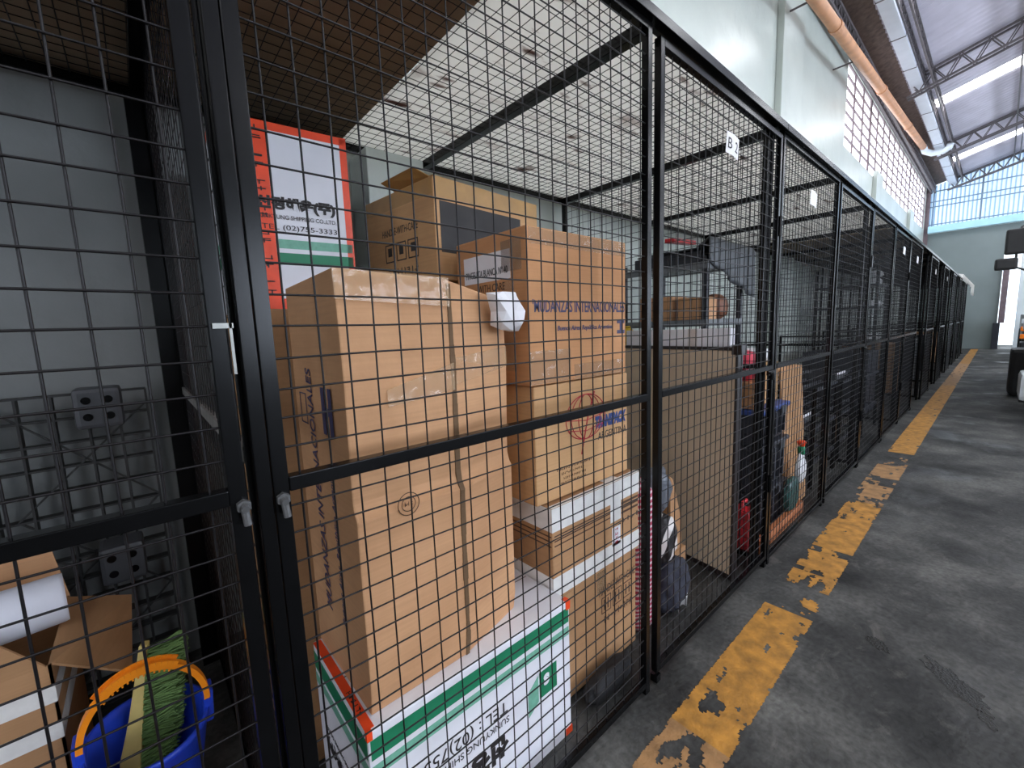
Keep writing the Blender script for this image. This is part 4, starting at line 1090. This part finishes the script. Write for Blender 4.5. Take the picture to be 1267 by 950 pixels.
carton('small_carton', 'tan carton with white paper on top, right part of the blue-lidded bin', 3.09, 3.34, .2, .45, .863, 1.13, 'card_c', 'cartons on the blue-lidded bin', cat='cardboard box')
lump('paper_bundle', (3.215, .33, 1.133), (.11, .1, .05), 'white_bag', 'white paper bundle on the right carton over the blue-lidded bin', 'paper bundle', 41)
bm = bmesh.new(); bmesh.ops.create_uvsphere(bm, u_segments=28, v_segments=16, radius=.1)
for v in bm.verts:
    a = math.atan2(v.co.y, v.co.x); v.co *= 1 + .006 * math.cos(8 * a)
me = bpy.data.meshes.new('ball'); bm.to_mesh(me); bm.free(); me.materials.append(M['pink_plastic'])
for p in me.polygons: p.use_smooth = True
o = bpy.data.objects.new('ball', me); COL.objects.link(o); o.location = (2.92, .27, 1.131); tag(o, 'pinkish red ball on a carton above the dark bins', 'ball')
# red jerry can
jc = empty('jerry_can', (2.70, .165, .004), 0, 'red jerry can on the floor beside the beige board end', 'jerry can')
MB().box(-.075, .075, -.05, .05, 0, .27).build('can_body', 'red_plastic', jc, bevel=.014)
b = MB(); b.tube([(-.03, 0, .26), (-.03, 0, .31), (.03, 0, .31), (.05, 0, .26)], .01, 8); b.build('handle', 'red_plastic', jc, smooth=True)
b = MB(); b.tube([(.04, 0, .262), (.045, 0, .30)], .016, 12); b.build('cap', 'black_plastic', jc, smooth=True)
b = PB()
for i in range(3): b.box(-.045 + i * .03, -.03 + i * .03, -.048, -.044, .04, .22)
b.build('rib', 'red_plastic', jc)
# leaning cardboard sheet, bag, planks
r = empty('cardboard_sheet', (3.66, .14, .004), 0, 'tall brown cardboard sheet leaning inside the second cage beside the bins', 'cardboard sheet')
MB().slab([(-.24, 0, 0), (.25, 0, 0), (.25, .07, 1.05), (-.24, .07, 1.05)], .012).build('sheet', 'card_d', r)
MB().slab([(-.24, .068, 1.05), (.25, .068, 1.05), (.25, .15, 1.06), (-.24, .15, 1.06)], .006).build('top_flap', 'card_a', r)
wb = empty('tied_bag', (3.50, .082, .24), 0, 'white plastic bag with an orange and green neck hung on the cage front', 'bag')
lump('sack', (0, 0, 0), (.07, .03, .12), 'white_bag', None, None, 51, .12, 3, False, parent=wb, pinch=.6)
MB().lathe([(.022, .21), (.026, .25), (.02, .27)], 12).build('neck', 'green', wb, smooth=True); MB().lathe([(.02, .27), (.03, .30), (.02, .31)], 12).build('knot', 'tape_orange', wb, smooth=True)
lump('green_sack', (3.33, .088, .09), (.12, .03, .12), 'green_bag', 'dark green bag on the plank at the front of the second cage', 'bag', 61, .12)
for k in range(2):
    o = MB().box(-.43, .43, -.018, .018, 0, .04).build('plank', 'wood_orange', None, bevel=.003, loc=(3.12, .082, .006 + k * .042)); tag(o, ('lower', 'upper')[k] + ' of two orange wooden planks lying along the second cage front', 'plank', 'orange planks in the second cage')

def lowrack(x, y, wd, dp, shelves, label, h=None):
    r = empty('low_rack', (x, y, 0), 0, label, 'low rack', 'low dark racks'); h = h or shelves[-1] + .03
    for (a, c_) in ((0, 0), (wd, 0), (0, dp), (wd, dp)): MB().box(a - .015, a + .015, c_ - .015, c_ + .015, 0, h).build('leg', 'black', r)
    for z in shelves:
        b = MB()
        for i in range(9): b.box(0, wd, dp * i / 8 - .012, dp * i / 8 + .012, z, z + .02)
        b.box(-.015, .015, 0, dp, z - .015, z); b.box(wd - .015, wd + .015, 0, dp, z - .015, z)
        b.build('slatted_shelf', 'dark_plastic', r)
    return r
lowrack(4.1, .16, .72, 1.0, (.2, .5, .82), 'low dark slatted rack at the far side of the second cage')
lowrack(5.2, .2, .95, 1.1, (.16, .44, .76), 'low dark slatted rack, nearer of two in the third cage')
lowrack(6.3, .2, .85, 1.1, (.3, .7), 'low dark slatted rack, farther of two in the third cage')
for (x, z, nm) in ((4.15, .522, 'pale tray on the middle shelf of the second cage rack'), (5.3, .785, 'pale tray on the top shelf of the nearer third-cage rack')):
    r = empty('tray', (x + .2, .42, z), 0, nm, 'tray', 'trays on the low racks')
    b = MB(); b.box(-.19, .19, -.15, .15, 0, .006)
    for q in ((-.19, .19, -.15, -.144), (-.19, .19, .144, .15), (-.19, -.184, -.15, .15), (.184, .19, -.15, .15)): b.box(*q, .006, .06)
    b.build('tray_body', 'grey_plastic', r); MB().box(-.191, .191, -.156, -.15, .045, .066).build('rim', 'white_board', r)

# open cages: tall dark rack with pale bundles, some stuff
r = empty('tall_rack', (8.75, .5, 0), 0, 'tall dark rack inside the nearest open-door cage', 'rack')
for (a, c_) in ((0, 0), (.85, 0), (0, .8), (.85, .8)): MB().box(a - .02, a + .02, c_ - .02, c_ + .02, 0, 2.2).build('upright', 'black', r)
for z in (.4, 1.0, 1.55, 1.9): MB().box(-.02, .87, -.02, .82, z, z + .025).build('shelf', 'dark_plastic', r)
for k, z in enumerate((1.926, 2.05, 1.576, 1.026)):
    o = lump('white_bundle', (9.12 + .05 * k, .62, z), (.2, .12, .055), 'white_bag', ('white bundle on the top shelf of the tall rack, lower one', 'white bundle stacked uppermost on the tall rack', 'white bundle on the second shelf of the tall rack', 'white bundle on the third shelf down of the tall rack')[k], 'bundle', 71 + k, .12, 3, True, 'white bundles on the tall rack')
for k, (x, mm) in enumerate(((7.75, 'dark_plastic'), (10.3, 'card_d'), (12.7, 'dark_plastic'), (15.1, 'dark_plastic'), (17.5, 'card_d'))):
    carton('big_carton' if mm == 'card_d' else 'dark_crate', ('dark crate in the nearest open-door cage', 'big brown carton in the second open-door cage', 'dark crate in the third open-door cage', 'dark crate in the fourth open-door cage', 'big brown carton in the fifth open-door cage')[k], x, x + .8, .4, 1.2, .005, .9, mm, None, cat='cardboard box' if mm == 'card_d' else 'crate')

# ------------------------------------------------------------------ yellow line (worn paint)
def paint():
    cover = lambda x: 1.0
    segs = [  # x0, x1, amount of paint left (0..1), faded?
        (-3.0, .95, .55, 0), (.95, 1.30, .50, 1), (1.30, 1.52, .68, 0), (1.52, 2.24, .93, 0), (2.24, 2.50, .10, 0), (2.52, 2.69, .62, 0), (2.69, 2.74, .2, 0), (2.74, 2.98, .70, 0),
        (2.98, 3.06, .25, 0), (3.06, 3.78, .80, 0), (3.78, 4.05, .55, 0), (4.05, 4.2, .25, 1), (4.2, 4.55, .66, 1), (4.55, 4.8, .3, 1), (4.8, 5.25, .75, 1), (5.25, 5.8, .18, 1), (5.8, 12, .93, 0), (12, 17.5, .85, 1), (17.5, 24.6, .93, 0)]
    for faded in (0, 1):
        b = MB()
        for (a, c_, amt, fd) in segs:
            if fd != faded: continue
            cell = .008 if c_ < 4.3 else .03 if c_ < 13 else .12
            nx = max(1, int((c_ - a) / cell)); ny = 26 if c_ < 4.3 else 10
            y0_, y1_ = -.315, -.112
            for i in range(nx):
                xx = a + (c_ - a) * (i + .5) / nx
                j = 0; run = None
                for j in range(ny + 1):
                    yy = y0_ + (y1_ - y0_) * (j + .5) / ny
                    edge = min(yy - y0_, y1_ - yy) / .02
                    nval = .5 + .5 * noise.fractal(V3((xx * 7, yy * 16, 1.3)), .9, 2.0, 5) * 1.1
                    ok = j < ny and nval < .18 + amt * .78 + (-.12 if edge < .5 + .6 * noise.noise((xx * 22, yy, 4)) else 0)
                    if ok and run is None: run = j
                    if not ok and run is not None:
                        xa, xb = a + (c_ - a) * i / nx, a + (c_ - a) * (i + 1) / nx
                        ya, yb_ = y0_ + (y1_ - y0_) * run / ny, y0_ + (y1_ - y0_) * j / ny
                        jt = .35 * (xb - xa)
                        b.add([(xa, ya + R.uniform(-1, 1) * .003, .0016), (xb, ya + R.uniform(-1, 1) * .003, .0016), (xb, yb_ + R.uniform(-1, 1) * .003, .0016), (xa, yb_ + R.uniform(-1, 1) * .003, .0016)], [(0, 1, 2, 3)])
                        run = None
        o = b.build('floor_line', 'floor_paint_faded' if faded else 'floor_paint')
        tag(o, 'faded ochre stretches of the painted floor line' if faded else 'worn yellow line painted on the floor along the cages', 'floor line', 'painted floor line', 'structure')
paint()

def stain(x, y, rx, ry, rot, seed):
    b = MB(); n = 90; vs = [(x, y, .0012)]
    for i in range(n):
        a = 2 * math.pi * i / n; q = 1 + .4 * noise.fractal(V3((math.cos(a) * 2.2 + seed, math.sin(a) * 2.2, seed)), .6, 2.2, 5)
        dx, dy = rx * q * math.cos(a), ry * q * math.sin(a); vs.append((x + dx * math.cos(rot) - dy * math.sin(rot), y + dx * math.sin(rot) + dy * math.cos(rot), .0012))
    b.add(vs, [(0, 1 + i, 1 + (i + 1) % n) for i in range(n)]); return b
for k, (a, lab) in enumerate((((2.27, -.545, .045, .03, .7, 1), 'small oily wet stain on the floor nearer the cages'), ((2.215, -.785, .12, .045, .71, 4), 'larger oily wet stain on the floor at the right'), ((2.08, -.865, .04, .015, .5, 8), 'small wet stain on the floor near the lower right corner'))):
    tag(stain(*a).build('floor_stain', 'puddle'), lab, 'stain', kind='structure')

# ------------------------------------------------------------------ vehicles at the right
tk = empty('truck', (8.5, -1.08, 0), 0, 'white truck parked at the right edge, its black mirrors reaching into the aisle', 'truck', 'trucks along the aisle')
def tb(name, m, *a, bevel=.03, parent=tk): return MB().box(*a).build(name, m, parent, bevel=bevel)
cab = tb('cab', 'truck_white', .15, 1.7, -2.1, -.03, .75, 2.55, bevel=.06)
tb('windscreen', 'glass_dark', .13, .16, -1.95, -.15, 1.55, 2.35, bevel=.005)
tb('side_window', 'glass_dark', .4, 1.3, -.04, -.025, 1.55, 2.3, bevel=.004)
tb('bumper', 'truck_white', -.05, .6, -2.12, .065, .26, .62, bevel=.06)
tb('headlamp', 'clear_lens', -.06, -.02, -.32, -.06, .5, .64, bevel=.01)
tb('cargo_box', 'truck_white', 1.9, 6.3, -2.2, -.06, 1.0, 3.3, bevel=.03)
tb('chassis', 'truck_dark', .3, 6.2, -1.7, -.4, .5, .95, bevel=.02)
for x in (1.0, 4.6):
    wh = MB(); mt = Matrix.Rotation(rad(90), 4, 'X')
    wh.lathe([(.2, -.13), (.44, -.13), (.48, -.1), (.48, .1), (.44, .13), (.2, .13)], 36, (x, -.16 if x < 2 else -.2, .48), mt)
    t_ = wh.build('wheel', 'rubber', tk, smooth=False)
    MB().lathe([(.08, -.14), (.2, -.135), (.22, .0), (.2, .135), (.08, .14)], 24, (x, -.16 if x < 2 else -.2, .48), mt).build('hub', 'grey_metal', t_)
tb('mudguard', 'black_plastic', 2.3, 2.9, -.5, .13, .04, .8, bevel=.06)
tb('step', 'black_plastic', .15, .5, -.5, .05, .22, .34, bevel=.01)
mr = MB(); mr.tube([(.2, -.06, 2.5), (-.1, .10, 2.52), (-.32, .19, 2.42), (-.38, .21, 2.2), (-.38, .21, 1.95), (-.2, .1, 1.9), (.2, -.05, 1.86)], .012, 8)
ma = mr.build('mirror_arm', 'black_plastic', tk, smooth=True)
MB().box(-.43, -.36, .13, .31, 2.10, 2.40).build('mirror', 'black_plastic', ma, bevel=.025)
MB().box(-.44, -.36, .19, .38, 1.92, 2.06).build('mirror', 'black_plastic', ma, bevel=.025)
tk2 = empty('truck', (17.6, -1.2, 0), 0, 'dark truck farther along the right side with amber lamps', 'truck', 'trucks along the aisle')
tb('cab', 'truck_dark', .1, 1.8, -2.1, -.05, .6, 2.2, bevel=.06, parent=tk2)
tb('bumper', 'truck_dark', -.1, .5, -2.1, .02, .3, .6, bevel=.03, parent=tk2)
tb('windscreen', 'glass_dark', .08, .11, -1.95, -.15, 1.4, 2.05, bevel=.004, parent=tk2)
tb('bed', 'truck_dark', 1.9, 5.5, -2.1, -.05, .6, 1.3, bevel=.02, parent=tk2)
for z in (.75, .95, 1.15): tb('marker_lamp', 'amber' if z != 1.15 else 'clear_lens', .0, .09, -.2, .03, z - .06, z + .06, bevel=.015, parent=tk2)
for x in (.9, 4.4):
    MB().lathe([(.15, -.12), (.4, -.12), (.44, -.09), (.44, .09), (.4, .12), (.15, .12)], 32, (x, -.15, .44), Matrix.Rotation(rad(90), 4, 'X')).build('wheel', 'rubber', tk2)

# ------------------------------------------------------------------ world and light
wd = bpy.data.worlds.new('World'); sc.world = wd; wd.use_nodes = True
nt = wd.node_tree; bg = nt.nodes['Background']
bg.inputs['Color'].default_value = (.80, .90, 1.0, 1); bg.inputs['Strength'].default_value = 2.0

sc.view_settings.view_transform = 'Standard'; sc.view_settings.look = 'None'; sc.view_settings.gamma = 1; sc.view_settings.use_curve_mapping = False
sc.view_settings.exposure = .2
cy = sc.cycles
cy.use_denoising = True; cy.max_bounces = 8; cy.diffuse_bounces = 4; cy.glossy_bounces = 3; cy.transparent_max_bounces = 12; cy.sample_clamp_indirect = 6
cy.use_light_tree = True
bpy.context.view_layer.update()
